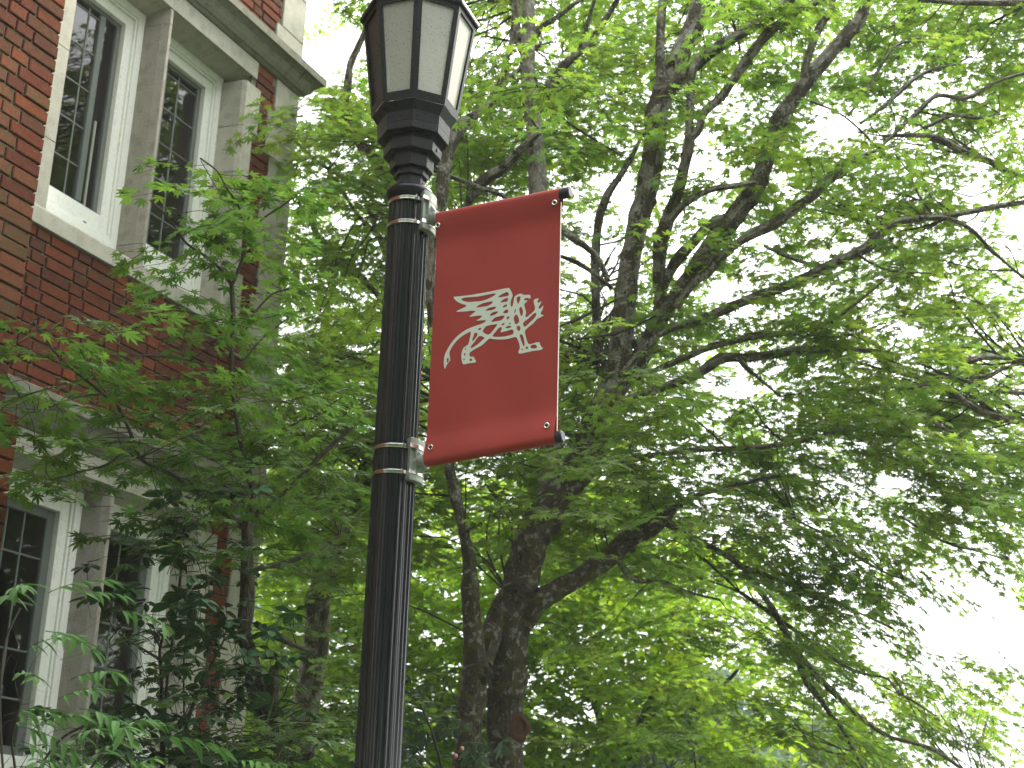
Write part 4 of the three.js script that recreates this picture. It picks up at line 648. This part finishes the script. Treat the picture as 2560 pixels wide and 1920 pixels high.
{
  const rowsOut = bigMap.map(([r, c, d]) => [r, c, d]);
  const T = new THREE.Group(); // sprays and twigs are placed in world axes and hung on the tree below
  const spots = fillMap(rowsOut, { k: (c, r) => (r < 10 ? 1.55 : c > 19 && r < 16 ? 1.75 : 1.6), area: 0.0145, clump: 0.75, ok: clear, depth: (c, r) => { const near = R() < (r < 10 ? 0.12 : c < 19 ? (r < 16 ? 0.13 : 0.06) : r < 17 ? 0.34 : 0.3); return c < 13 ? [8.4, 11.5] : near ? [c < 20 ? 7.1 : 7.9, 8.4] : [8.9, 11.2]; } });
  for (const s of spots) { s.hidden = s.px < 1090 || (s.px < 1420 && s.py > 470 && s.py < 1170); s.s = s.px > 1700 ? 0.95 : 1; s.vis = s.t + (s.py > 900 && s.py < 1500 && s.px > 1100 && s.px < 1700 ? -1.5 : 0); }
  mapleA.updateMatrixWorld(true);
  for (const s of spots) s.p.sub(WA); for (const L of limbsA) for (const q of L) q.p = q.p.clone().sub(WA);
  crown(mapleA, spots, { yaw: (s) => (s.px > 1750 && s.py > 1000 ? R(-1.0, 1.0) : R(0, 6.283)), tilt: (s) => -0.45 * step(1650, 2100, s.px) * step(1150, 1500, s.py), mat: M.maple, shapes: [MAPLE, MAPLE, MAPLE5], len: 0.36, pairs: 5, size: 0.064, flat: 0.42, side: 0.65, single: 300, variants: 8 });
  twigs(mapleA, spots.filter((s) => s.py < 1100 || R() < 0.4), limbsA, { share: 0.26, r: 0.005, reach: 2.4 });
}

/* ---------- the slender maple in front of the building ---------- */
const youngPos = at(640, 2300, 6.0).setY(0);
const mapleB = thing('young_maple_tree', youngPos, 'slender dark green maple with thin black branches in front of the brick building', 'tree');
{
  const limbs = [], loc = (g) => g.translate(-youngPos.x, 0, -youngPos.z);
  const add = (name, t0, t1, a, sides = 7) => { const L = trace(t0, t1, a); limbs.push(L); part(name, loc(limb(L, sides, 0.1)), M.barkDark, mapleB); };
  const T = trace(6.0, 6.0, [682, 1990, 30, 668, 1811, 27, 653, 1761, 27, 630, 1664, 22, 611, 1586, 19, 617, 1508, 18, 618, 1391, 17, 618, 1275, 14]); T.unshift({ p: V(youngPos.x, -0.1, youngPos.z), r: 0.07 }); limbs.push(T); part('trunk', loc(limb(T, 10, 0.15)), M.barkDark, mapleB);
  add('branch', 6.0, 5.9, [620, 1300, 13, 634, 1245, 9, 622, 1183, 8, 606, 1125, 7, 591, 1047, 6, 583, 989, 6, 579, 930, 6, 579, 872, 6, 583, 794, 6, 579, 713, 5]);
  add('branch', 5.9, 5.7, [579, 713, 4.5, 556, 678, 4, 517, 643, 4, 466, 608, 3, 440, 570, 2.5, 420, 544, 2, 375, 500, 1.5]);
  add('branch', 5.9, 5.9, [579, 713, 4.5, 595, 678, 4, 614, 619, 4, 622, 583, 3, 661, 544, 2.5, 719, 505, 2, 760, 470, 1.5]);
  add('branch', 5.9, 5.8, [614, 622, 3, 610, 570, 3, 595, 513, 3, 564, 466, 2.5, 545, 430, 2, 500, 395, 1.5]);
  add('branch', 5.9, 6.1, [587, 822, 3, 630, 787, 3, 680, 736, 2.5, 730, 720, 2]);
  add('branch', 5.9, 6.1, [582, 940, 3, 615, 895, 3, 653, 849, 2.5, 700, 810, 2, 760, 770, 1.5]);
  add('branch', 5.9, 6.2, [608, 1135, 3, 657, 1098, 3, 719, 1066, 3, 766, 1051, 2.5, 830, 1020, 2]);
  add('branch', 6.0, 6.4, [635, 1290, 8, 707, 1235, 7, 739, 1206, 6, 797, 1144, 6, 860, 1086, 6, 925, 1030, 4, 980, 985, 3]);
  add('branch', 5.9, 5.5, [582, 955, 3, 564, 950, 3, 505, 911, 3, 439, 895, 3, 350, 888, 2.5, 250, 893, 2]);
  add('branch', 6.0, 5.6, [616, 1178, 3.5, 536, 1125, 3, 447, 1074, 2.5, 380, 1040, 2]);
  add('branch', 6.0, 5.2, [612, 1320, 9, 560, 1280, 7, 505, 1240, 6, 430, 1185, 6, 350, 1144, 5.5, 325, 1080, 5, 292, 1012, 4, 253, 981, 4, 210, 946, 4, 167, 911, 3, 128, 868, 3, 80, 800, 2]);
  add('branch', 5.3, 5.1, [255, 984, 2.5, 194, 993, 2, 148, 1008, 2, 90, 1030, 1.5]);
  add('branch', 5.4, 5.2, [350, 1144, 4, 331, 1117, 4, 270, 1160, 3, 200, 1180, 2, 130, 1200, 2]);
  add('branch', 6.0, 6.5, [628, 1430, 9, 660, 1417, 8, 700, 1411, 8, 758, 1391, 7, 793, 1378, 6, 850, 1340, 4]);
  add('branch', 6.0, 6.3, [640, 1560, 9, 690, 1590, 9, 730, 1610, 7, 780, 1630, 5]);
  part('stump', loc(limb(trace(6.0, 5.95, [668, 1830, 20, 676, 1760, 21, 682, 1710, 18, 688, 1668, 10]), 8, 0.3)), M.barkDark, mapleB);
  const map = [[4, 5, '13'], [5, 5, '253'], [6, 4, '12442'], [7, 4, '34542'], [8, 5, '4552'], [9, 0, '234345653'], [10, 0, '677567675'], [11, 0, '7756777763'], [12, 0, '76578777875'], [13, 0, '73677767886'], [14, 0, '65677787787'], [15, 0, '01245788765'], [16, 1, '0001467754'], [17, 6, '14432'], [18, 7, '431'], [19, 7, '42'], [20, 7, '53'], [21, 6, '35542'], [22, 5, '4688876'], [23, 5, '5899998'], [24, 4, '68999999']];
  const spots = fillMap(map, { k: 1.15, area: 0.0155, clump: 1.0, depth: (c, r) => (r >= 21 ? [5.3, 6.4] : c < 3 ? [4.9, 5.6] : [5.3, c > 7 ? 6.9 : 6.6]) });
  for (const [px, py, t] of [[502, 402, 5.8], [520, 412, 5.8], [545, 436, 5.8], [566, 470, 5.82], [425, 548, 5.7], [470, 610, 5.75], [520, 645, 5.8], [755, 474, 5.9], [722, 506, 5.9], [660, 545, 5.9], [600, 520, 5.85], [622, 585, 5.9], [380, 505, 5.7]]) spots.push({ p: at(px, py, t), px, py, t, d: 5 });   // leaves at the tips of the thin top branches
  for (const s of spots) { s.p.sub(mapleB.position); s.s = 0.95; s.vis = -((s.py < 1350 ? 1 : 0) + (s.px < 760 ? 0.5 : 0)) + 0.2 * R(); } for (const L of limbs) for (const q of L) q.p = q.p.clone().sub(mapleB.position);
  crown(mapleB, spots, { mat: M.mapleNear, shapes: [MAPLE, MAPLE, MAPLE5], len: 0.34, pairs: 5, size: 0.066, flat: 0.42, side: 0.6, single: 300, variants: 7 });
  twigs(mapleB, spots, limbs, { share: 0.42, r: 0.0035, reach: 1.6 });
}

/* ---------- trees further back ---------- */
{ // grey leaning trunk left of the post, whose limbs come out behind the lantern
  const pos = at(752, 2400, 9.6).setY(0), G = thing('leaning_maple_tree', pos, 'maple with a leaning grey trunk between the building corner and the lamp post', 'tree'), limbs = [], loc = (g) => g.translate(-pos.x, 0, -pos.z);
  const add = (name, t0, t1, a, m = M.bark, sides = 9) => { const L = trace(t0, t1, a); limbs.push(L); part(name, loc(limb(L, sides, 0.14)), m, G); };
  const T = trace(9.6, 10, [752, 2000, 36, 752, 1860, 36, 758, 1788, 36, 777, 1702, 35, 791, 1586, 33, 803, 1469, 31, 836, 1372, 29, 880, 1270, 28, 930, 1150, 24, 985, 1000, 20, 1004, 800, 17, 1000, 620, 15, 979, 486, 15, 958, 434, 15, 932, 390, 15, 897, 356, 13, 871, 312, 12, 862, 269, 11, 867, 225, 11, 871, 191, 10, 875, 165, 9, 897, 113, 8, 923, 52, 7, 950, -20, 5]); T.unshift({ p: V(pos.x, -0.1, pos.z), r: 0.1 }); limbs.push(T); part('trunk', loc(limb(T, 12, 0.15)), M.bark, G);
  add('branch', 10, 10.3, [1000, 700, 6, 966, 638, 7, 953, 608, 7, 940, 573, 7, 925, 530, 6, 900, 470, 4]);
  add('branch', 10, 10.4, [1000, 660, 5, 950, 590, 5, 897, 542, 5, 875, 508, 5, 854, 473, 5, 820, 430, 3]);
  add('branch', 10, 10.4, [1000, 800, 8, 900, 690, 8, 840, 635, 8, 806, 608, 8, 784, 568, 8, 775, 520, 6, 765, 470, 4]);
  add('branch', 10, 10.5, [900, 480, 5, 850, 440, 5, 793, 404, 4.5, 745, 360, 4, 700, 310, 3]);
  const map = [[-3, 6, '5555'], [-2, 6, '55555'], [-1, 7, '344444'], [3, 9, '566677'], [4, 9, '645667'], [5, 9, '566677'], [6, 8, '6666666'], [7, 8, '665555'], [8, 8, '665555'], [9, 8, '666666'], [10, 8, '777777'], [11, 8, '888888'], [12, 7, '8777777'], [13, 7, '8777777'], [14, 7, '7666666'], [15, 7, '6555555'], [16, 7, '5444444']];
  const spots = fillMap(map, { k: 0.85, area: 0.0145, clump: 1, ok: clear, depth: () => [9.6, 12] }); for (const s of spots) s.p.sub(pos); for (const L of limbs) for (const q of L) q.p = q.p.clone().sub(pos);
  crown(G, spots, { mat: M.maple, shapes: [MAPLE, MAPLE5], len: 0.36, pairs: 5, size: 0.068, single: 0, variants: 5 }); twigs(G, spots, limbs, { share: 0.3, r: 0.005, reach: 2.4 });
}
// whorl of simple leaves round a shoot tip
const whorl = (shape, n, size, tilt) => { const leaves = []; for (let i = 0; i < n; i++) { const a = i / n * 6.283 + R(-0.25, 0.25); leaves.push({ p: V(Math.cos(a) * 0.006, R(-0.01, 0.006), -Math.sin(a) * 0.006), q: E3(R(-0.3, 0.3), a, tilt + R(-0.45, 0.4)), s: size * R(0.7, 1.15) }); } return leaves; };
function leafy(T, spots, o) { // shrub foliage from whorls or alternate shoots
  const vars = Array.from({ length: 6 }, o.make), geos = vars.map((v) => { const h = new Heap(); for (const l of v.leaves) h.put(o.shape, mat4(l.p, l.q, l.s), tint()); for (const [a, b, r] of v.rods) h.rod(a, b, r, r * 0.7, o.rod ?? [0.8, 0.7, 0.5]); return h.geo(); });
  let left = o.single ?? 0; const lists = vars.map(() => []), rods = [], single = [0.78, 0.95, 1.12].map((k) => geoOf(o.shape, k)); let n = 0;
  spots.slice().sort((a, b) => a.vis - b.vis).forEach((s) => {
    const i = Math.floor(R(0, vars.length)), m = mat4(s.p, E3(R(-0.4, 0.4), o.yaw ? o.yaw(s) : R(0, 6.283), R(-0.4, 0.4)), R(0.8, 1.2));
    if (left > 0 && s.px > 0 && s.px < 2560 && s.py < 1920 && s.py > 0) { for (const l of vars[i].leaves) { if (left-- <= 0) break; const q = part('leaf', single[n++ % 3], o.mat, T); m.clone().multiply(mat4(l.p, l.q, l.s)).decompose(q.position, q.quaternion, q.scale); } const h = new Heap(); for (const [a, b, r] of vars[i].rods) h.rod(a, b, r, r * 0.7, o.rod ?? [0.8, 0.7, 0.5]); if (h.p.length) rods.push(h.geo().applyMatrix4(m)); }
    else lists[i].push([m, tint(0.7)]);
  });
  if (rods.length) part('leaf_stalks', mergeGeometries(rods), o.mat, T, 'stuff');
  lists.forEach((l, i) => { if (!l.length) return; const im = new THREE.InstancedMesh(geos[i], o.mat, l.length); im.name = 'foliage'; im.castShadow = im.receiveShadow = true; im.userData.kind = 'stuff'; l.forEach(([m, c], k) => { im.setMatrixAt(k, m); im.setColorAt(k, new THREE.Color().setRGB(...c)); }); T.add(im); });
}
function stems(T, list, m, sides = 6) { const L = []; for (const [t0, t1, a] of list) { const q = trace(t0, t1, a); L.push(q); part('stem', limb(q, sides, 0.06).translate(-T.position.x, -T.position.y, -T.position.z), m, T); } return L; }
const local = (spots, limbs, p) => { for (const s of spots) s.p.sub(p); for (const L of limbs) for (const q of L) q.p = q.p.clone().sub(p); };
const pair = (len, n, shape, size, droop) => () => { const leaves = [], rods = []; let p = V(0, 0, 0), y = 0, pit = 0.1; for (let i = 0; i < n; i++) { const q = p.clone().add(V(Math.cos(y) * Math.cos(pit), Math.sin(pit), -Math.sin(y) * Math.cos(pit)).multiplyScalar(len / n)); rods.push([p, q, 0.0015]); p = q; y += R(-0.2, 0.2); pit -= droop; for (const s of [-1, 1]) leaves.push({ p: p.clone(), q: E3(R(-0.3, 0.3), y + s * R(0.5, 1.0), R(-0.6, 0.1) - droop), s: size * R(0.7, 1.15) }); } leaves.push({ p, q: E3(R(-0.3, 0.3), y, -0.3 - droop), s: size }); return { leaves, rods }; };
{ // bright broad-leaved tree beyond, low in the middle
  const pos = at(1560, 2500, 13.4).setY(0), G = thing('broadleaf_tree', pos, 'bright yellow-green broad-leaved tree behind the maple trunks, low in the picture', 'tree');
  const limbs = stems(G, [[13.5, 13.2, [1560, 2400, 26, 1570, 2000, 22, 1610, 1800, 14, 1680, 1660, 8, 1740, 1560, 5]], [13.5, 13, [1565, 2050, 16, 1500, 1800, 10, 1450, 1650, 7, 1420, 1540, 4]], [13.4, 13.0, [1600, 1840, 8, 1750, 1760, 7, 1840, 1680, 5, 1890, 1600, 3]], [13.4, 13.4, [1530, 1980, 12, 1200, 1850, 9, 1000, 1720, 6, 900, 1600, 4]], [13.3, 13, [1620, 1800, 5, 1680, 1740, 4, 1760, 1700, 3]]], M.barkDark);
  const map = [[14, 8, '6666'], [15, 8, '7777777788884'], [16, 7, '888888888888874'], [17, 7, '888888888888888752'], [18, 7, '9999999999999986321'], [19, 7, '999999999999999743'], [20, 7, '999999999999999753'], [21, 7, '999999999999999864'], [22, 7, '999999999999999876'], [23, 7, '999999999999999987'], [24, 7, '999999999999999998']];
  const spots = fillMap(map, { k: 1.1, area: 0.016, clump: 0.9, ok: clear, depth: () => [11.8, 15.5] }); for (const s of spots) s.vis = (s.px > 1350 && s.px < 1800 && s.py > 1430 ? 0 : 3) + s.t * 0.3;
  local(spots, limbs, pos);
  leafy(G, spots, { mat: M.broad, shape: OBOV, single: 300, make: () => { const leaves = [...whorl(OBOV, 6, 0.12, 0.0)], rods = []; for (let k = 0; k < 2; k++) { const a = R(0, 6.28), b = V(Math.cos(a) * 0.12, R(-0.06, 0.05), Math.sin(a) * 0.12); rods.push([V(0, 0, 0), b, 0.002]); for (const l of whorl(OBOV, 5, 0.105, -0.1)) { l.p.add(b); leaves.push(l); } } rods.push([V(0, -0.16, 0), V(0, 0, 0), 0.0025]); return { leaves, rods }; } });
  twigs(G, spots, limbs, { share: 0.2, r: 0.004, reach: 2 });
}
{ // grey-green shrubs, one on each side of the mossy trunk
  for (const [px0, t, map, st, label] of [
    [1120, 6.2, [[20, 12, '1'], [21, 12, '661'], [22, 12, '877'], [23, 12, '9887'], [24, 11, '88888']], [[6.2, 6.1, [1130, 2100, 5, 1110, 1950, 4, 1080, 1830, 3, 1050, 1760, 2]], [6.2, 6.1, [1150, 2100, 5, 1150, 1950, 4, 1160, 1860, 2]]], 'grey-green small-leaved shrub with a pink fruit beside the foot of the lamp post'],
    [1730, 7.0, [[22, 20, '12'], [23, 19, '1553'], [24, 19, '67773']], [[7.0, 6.9, [1720, 2100, 5, 1700, 1980, 4, 1660, 1900, 2]], [7.0, 7, [1740, 2100, 5, 1745, 1980, 4, 1735, 1880, 2]]], 'grey-green shrub tips right of the mossy trunk at the picture edge']]) {
    const pos = at(px0, 2600, t).setY(0), G = thing('grey_shrub', pos, label, 'shrub'), limbs = stems(G, st, M.twig), spots = fillMap(map, { k: 0.8, area: 0.007, clump: 0.4, depth: () => [t - 0.25, t + 0.3] });
    for (const s of spots) s.vis = s.t; local(spots, limbs, pos); leafy(G, spots, { mat: M.grey, shape: GREYL, single: 200, make: pair(0.16, 4, GREYL, 0.058, 0.1), yaw: () => R(-2.4, -0.6) + Math.PI });
    if (px0 < 1200) { const f = part('fruit', new THREE.SphereGeometry(0.0095, 12, 10).scale(1, 1.15, 1), new THREE.MeshStandardMaterial({ color: new THREE.Color().setRGB(0.42, 0.16, 0.12), roughness: 0.5 }), G); f.position.copy(at(1155, 1872, 5.9).sub(pos)); const f2 = part('fruit', f.geometry, f.material, G); f2.position.copy(at(1139, 1890, 5.92).sub(pos)); }
  }
}
{ // dark shrub with whorled oval leaves against the lower windows
  const pos = at(410, 2500, 5.6).setY(0), G = thing('rhododendron_shrub', pos, 'dark shrub with whorls of oval leaves in front of the lower windows', 'shrub');
  const limbs = stems(G, [[5.6, 5.6, [404, 2400, 7, 404, 1850, 5, 403, 1680, 5, 400, 1620, 4, 420, 1560, 3]], [5.6, 5.55, [415, 2300, 6, 410, 1900, 4, 418, 1700, 4, 440, 1540, 3, 455, 1400, 4, 460, 1330, 2.5]], [5.6, 5.6, [460, 2300, 5, 461, 1850, 3, 460, 1640, 2.5, 470, 1540, 2]], [5.6, 5.7, [440, 2300, 7, 470, 1800, 6, 505, 1720, 5, 530, 1660, 3, 560, 1600, 2]], [5.6, 5.4, [404, 1650, 3, 370, 1630, 2.5, 340, 1612, 2, 290, 1580, 1.5]], [5.6, 5.5, [450, 1420, 2, 480, 1395, 2, 500, 1370, 1.5]]], M.twig);
  const map = [[15, 4, '36321'], [16, 4, '46421'], [17, 2, '224663'], [18, 2, '354784'], [19, 3, '1478861'], [20, 3, '1477872'], [21, 3, '136772'], [22, 1, '136786642'], [23, 0, '34577788764'], [24, 0, '88999999999']];
  const spots = fillMap(map, { k: 1.25, area: 0.0062, clump: 1.0, depth: (c, r) => [5.0, 6.2] }); for (const s of spots) s.vis = s.t; local(spots, limbs, pos);
  leafy(G, spots, { mat: M.rhodo, shape: OVAL, single: 300, make: () => ({ leaves: whorl(OVAL, 7, 0.064, -0.05), rods: [[V(0, -0.08, 0), V(0, 0, 0), 0.0016]] }) }); twigs(G, spots, limbs, { share: 0.5, r: 0.003, reach: 1.0 });
}
{ // bright shrub with narrow drooping leaves, nearest, at the lower left
  const pos = at(60, 2700, 4.1).setY(0), G = thing('narrow_leaved_shrub', pos, 'bright green shrub with narrow drooping leaves in the lower left corner', 'shrub');
  const limbs = stems(G, [[4.1, 3.9, [30, 2400, 4, 40, 1950, 3, 30, 1850, 2.5, 50, 1760, 2]], [4.1, 4.0, [60, 2300, 4, 90, 1950, 2.5, 150, 1850, 2, 220, 1810, 1.5]], [4.1, 4.2, [20, 2100, 3, 0, 1750, 2.5, 15, 1600, 2, 50, 1520, 1.5]], [4.1, 4.1, [140, 2300, 4, 190, 2000, 2.5, 260, 1880, 2, 330, 1850, 1.2]]], M.twig);
  const map = [[16, 0, '1'], [17, 0, '341'], [18, 0, '4431'], [19, 0, '2321'], [20, 0, '342'], [21, 0, '7542'], [22, 0, '987643'], [23, 0, '99987653'], [24, 0, '99999865']];
  const spots = fillMap(map, { k: 0.62, area: 0.0058, clump: 0.9, depth: () => [3.6, 4.5] }); for (const s of spots) s.vis = s.t + R(0, 0.6) - (s.py > 1700 ? 0.4 : 0); local(spots, limbs, pos);
  leafy(G, spots, { mat: M.bright, shape: LANCE, single: 300, rod: [0.5, 0.45, 0.4], make: pair(0.15, 5, LANCE, 0.062, 0.11), yaw: () => R(-1.1, 0.5) }); twigs(G, spots, limbs, { share: 0.35, r: 0.0012, reach: 0.5 });
  // pale flower stalk reaching over the window
  const fl = new Heap(), a = at(150, 1650, 4.0).sub(pos), b = at(372, 1583, 4.1).sub(pos), c = [0.9, 0.95, 0.7]; fl.rod(a, b, 0.0010, 0.0006, c); for (let i = 0; i < 9; i++) { const o = a.clone().lerp(b, 0.35 + 0.07 * i); for (const s of [-1, 1]) { const e = o.clone().add(V(R(0.01, 0.03), s * R(0.015, 0.05) * (1.1 - i * 0.08), R(-0.01, 0.01))); fl.rod(o, e, 0.0008, 0.0006, c); for (let k = 0; k < 3; k++) fl.put(OVAL, mat4(e, E3(0, R(0, 6), R(-1, 1)), 0.008), [1.3, 1.2, 1]); } }
  part('flower_stalk', fl.geo(), M.bright, G);
}
{ // distant trees low beyond the canopy, pale with distance
  const made = (x, z, h, w, label, seed) => { const pos = V(x, 0, z), G = thing('distant_tree', pos, label, 'tree'); part('trunk', limb([{ p: V(0, -0.2, 0), r: h * 0.03 }, { p: V(0.1, h * 0.5, 0), r: h * 0.02 }, { p: V(0, h * 0.92, 0), r: h * 0.004 }], 8, 0.1), M.barkDark, G); const h2 = new Heap(); for (let i = 0; i < 90; i++) h2.put(OVAL, mat4(V(R(-0.5, 0.5), R(-0.4, 0.4), R(-0.5, 0.5)), E3(R(-0.8, 0.8), R(0, 6.28), R(-0.9, 0.5)), R(0.16, 0.26)), tint(0.6)); const im = new THREE.InstancedMesh(h2.geo(), M.far, 520); im.name = 'crown'; im.userData.kind = 'stuff'; for (let i = 0; i < 520; i++) { const y = Math.pow(R(), 0.8), rr = w * Math.sqrt(1.02 - y) * Math.sqrt(R()), a = R(0, 6.28); im.setMatrixAt(i, mat4(V(Math.cos(a) * rr, h * (0.15 + 0.85 * y), Math.sin(a) * rr), E3(0, a, 0), R(0.8, 1.4))); im.setColorAt(i, new THREE.Color().setRGB(...tint(0.5))); } G.add(im); };
  made(4.0, -31, 5.6, 2.6, 'pale far tree showing low through the leaves right of the mossy trunk'); made(7.4, -34, 4.9, 2.4, 'smaller pale far tree at the bottom edge below the drooping branches'); made(-7.5, -30, 9, 4, 'far tree behind the building corner, seen low left of the lamp post');
}
{ // trees on the near side, behind the viewpoint, that the windows and the lamp mirror
  const made = (x, z, h, w, label) => { const pos = V(x, 0, z), G = thing('lawn_tree', pos, label, 'tree'); part('trunk', limb([{ p: V(0, -0.2, 0), r: 0.3 }, { p: V(0.2, h * 0.35, 0.1), r: 0.24 }, { p: V(0.1, h * 0.9, 0), r: 0.05 }], 10, 0.12), M.bark, G); const h2 = new Heap(); for (let i = 0; i < 110; i++) h2.put(OVAL, mat4(V(R(-0.6, 0.6), R(-0.4, 0.4), R(-0.6, 0.6)), E3(R(-0.8, 0.8), R(0, 6.28), R(-0.9, 0.5)), R(0.2, 0.32)), tint(0.6)); const N = 620, im = new THREE.InstancedMesh(h2.geo(), M.mapleNear, N); im.name = 'crown'; im.userData.kind = 'stuff'; for (let i = 0; i < N; i++) { const y = R(), e = Math.sqrt(Math.max(0, 1 - (2 * y - 1) ** 2)), rr = w * (0.35 + 0.65 * e) * Math.sqrt(R(0.1, 1)), a = R(0, 6.28); im.setMatrixAt(i, mat4(V(Math.cos(a) * rr, h * (0.22 + 0.78 * y), Math.sin(a) * rr), E3(0, a, 0), R(0.8, 1.4))); im.setColorAt(i, new THREE.Color().setRGB(...tint(0.5))); } G.add(im); };
  made(-7, 9, 12, 5, 'large dense tree on the lawn behind the viewpoint, towards the building side'); made(1.5, 10.5, 13, 5.5, 'large dense tree on the lawn straight behind the viewpoint'); made(9.5, 8, 12, 4.8, 'large dense tree on the lawn behind the viewpoint, away from the building'); made(12.5, -7.5, 14, 3.6, 'tall dense tree on the lawn to the right, facing the windows');
}

scene.fog = new THREE.FogExp2(0xffffff, 0.002);                // light summer haze
renderer.shadowMap.type = THREE.PCFSoftShadowMap;
renderer.render(scene, camera);
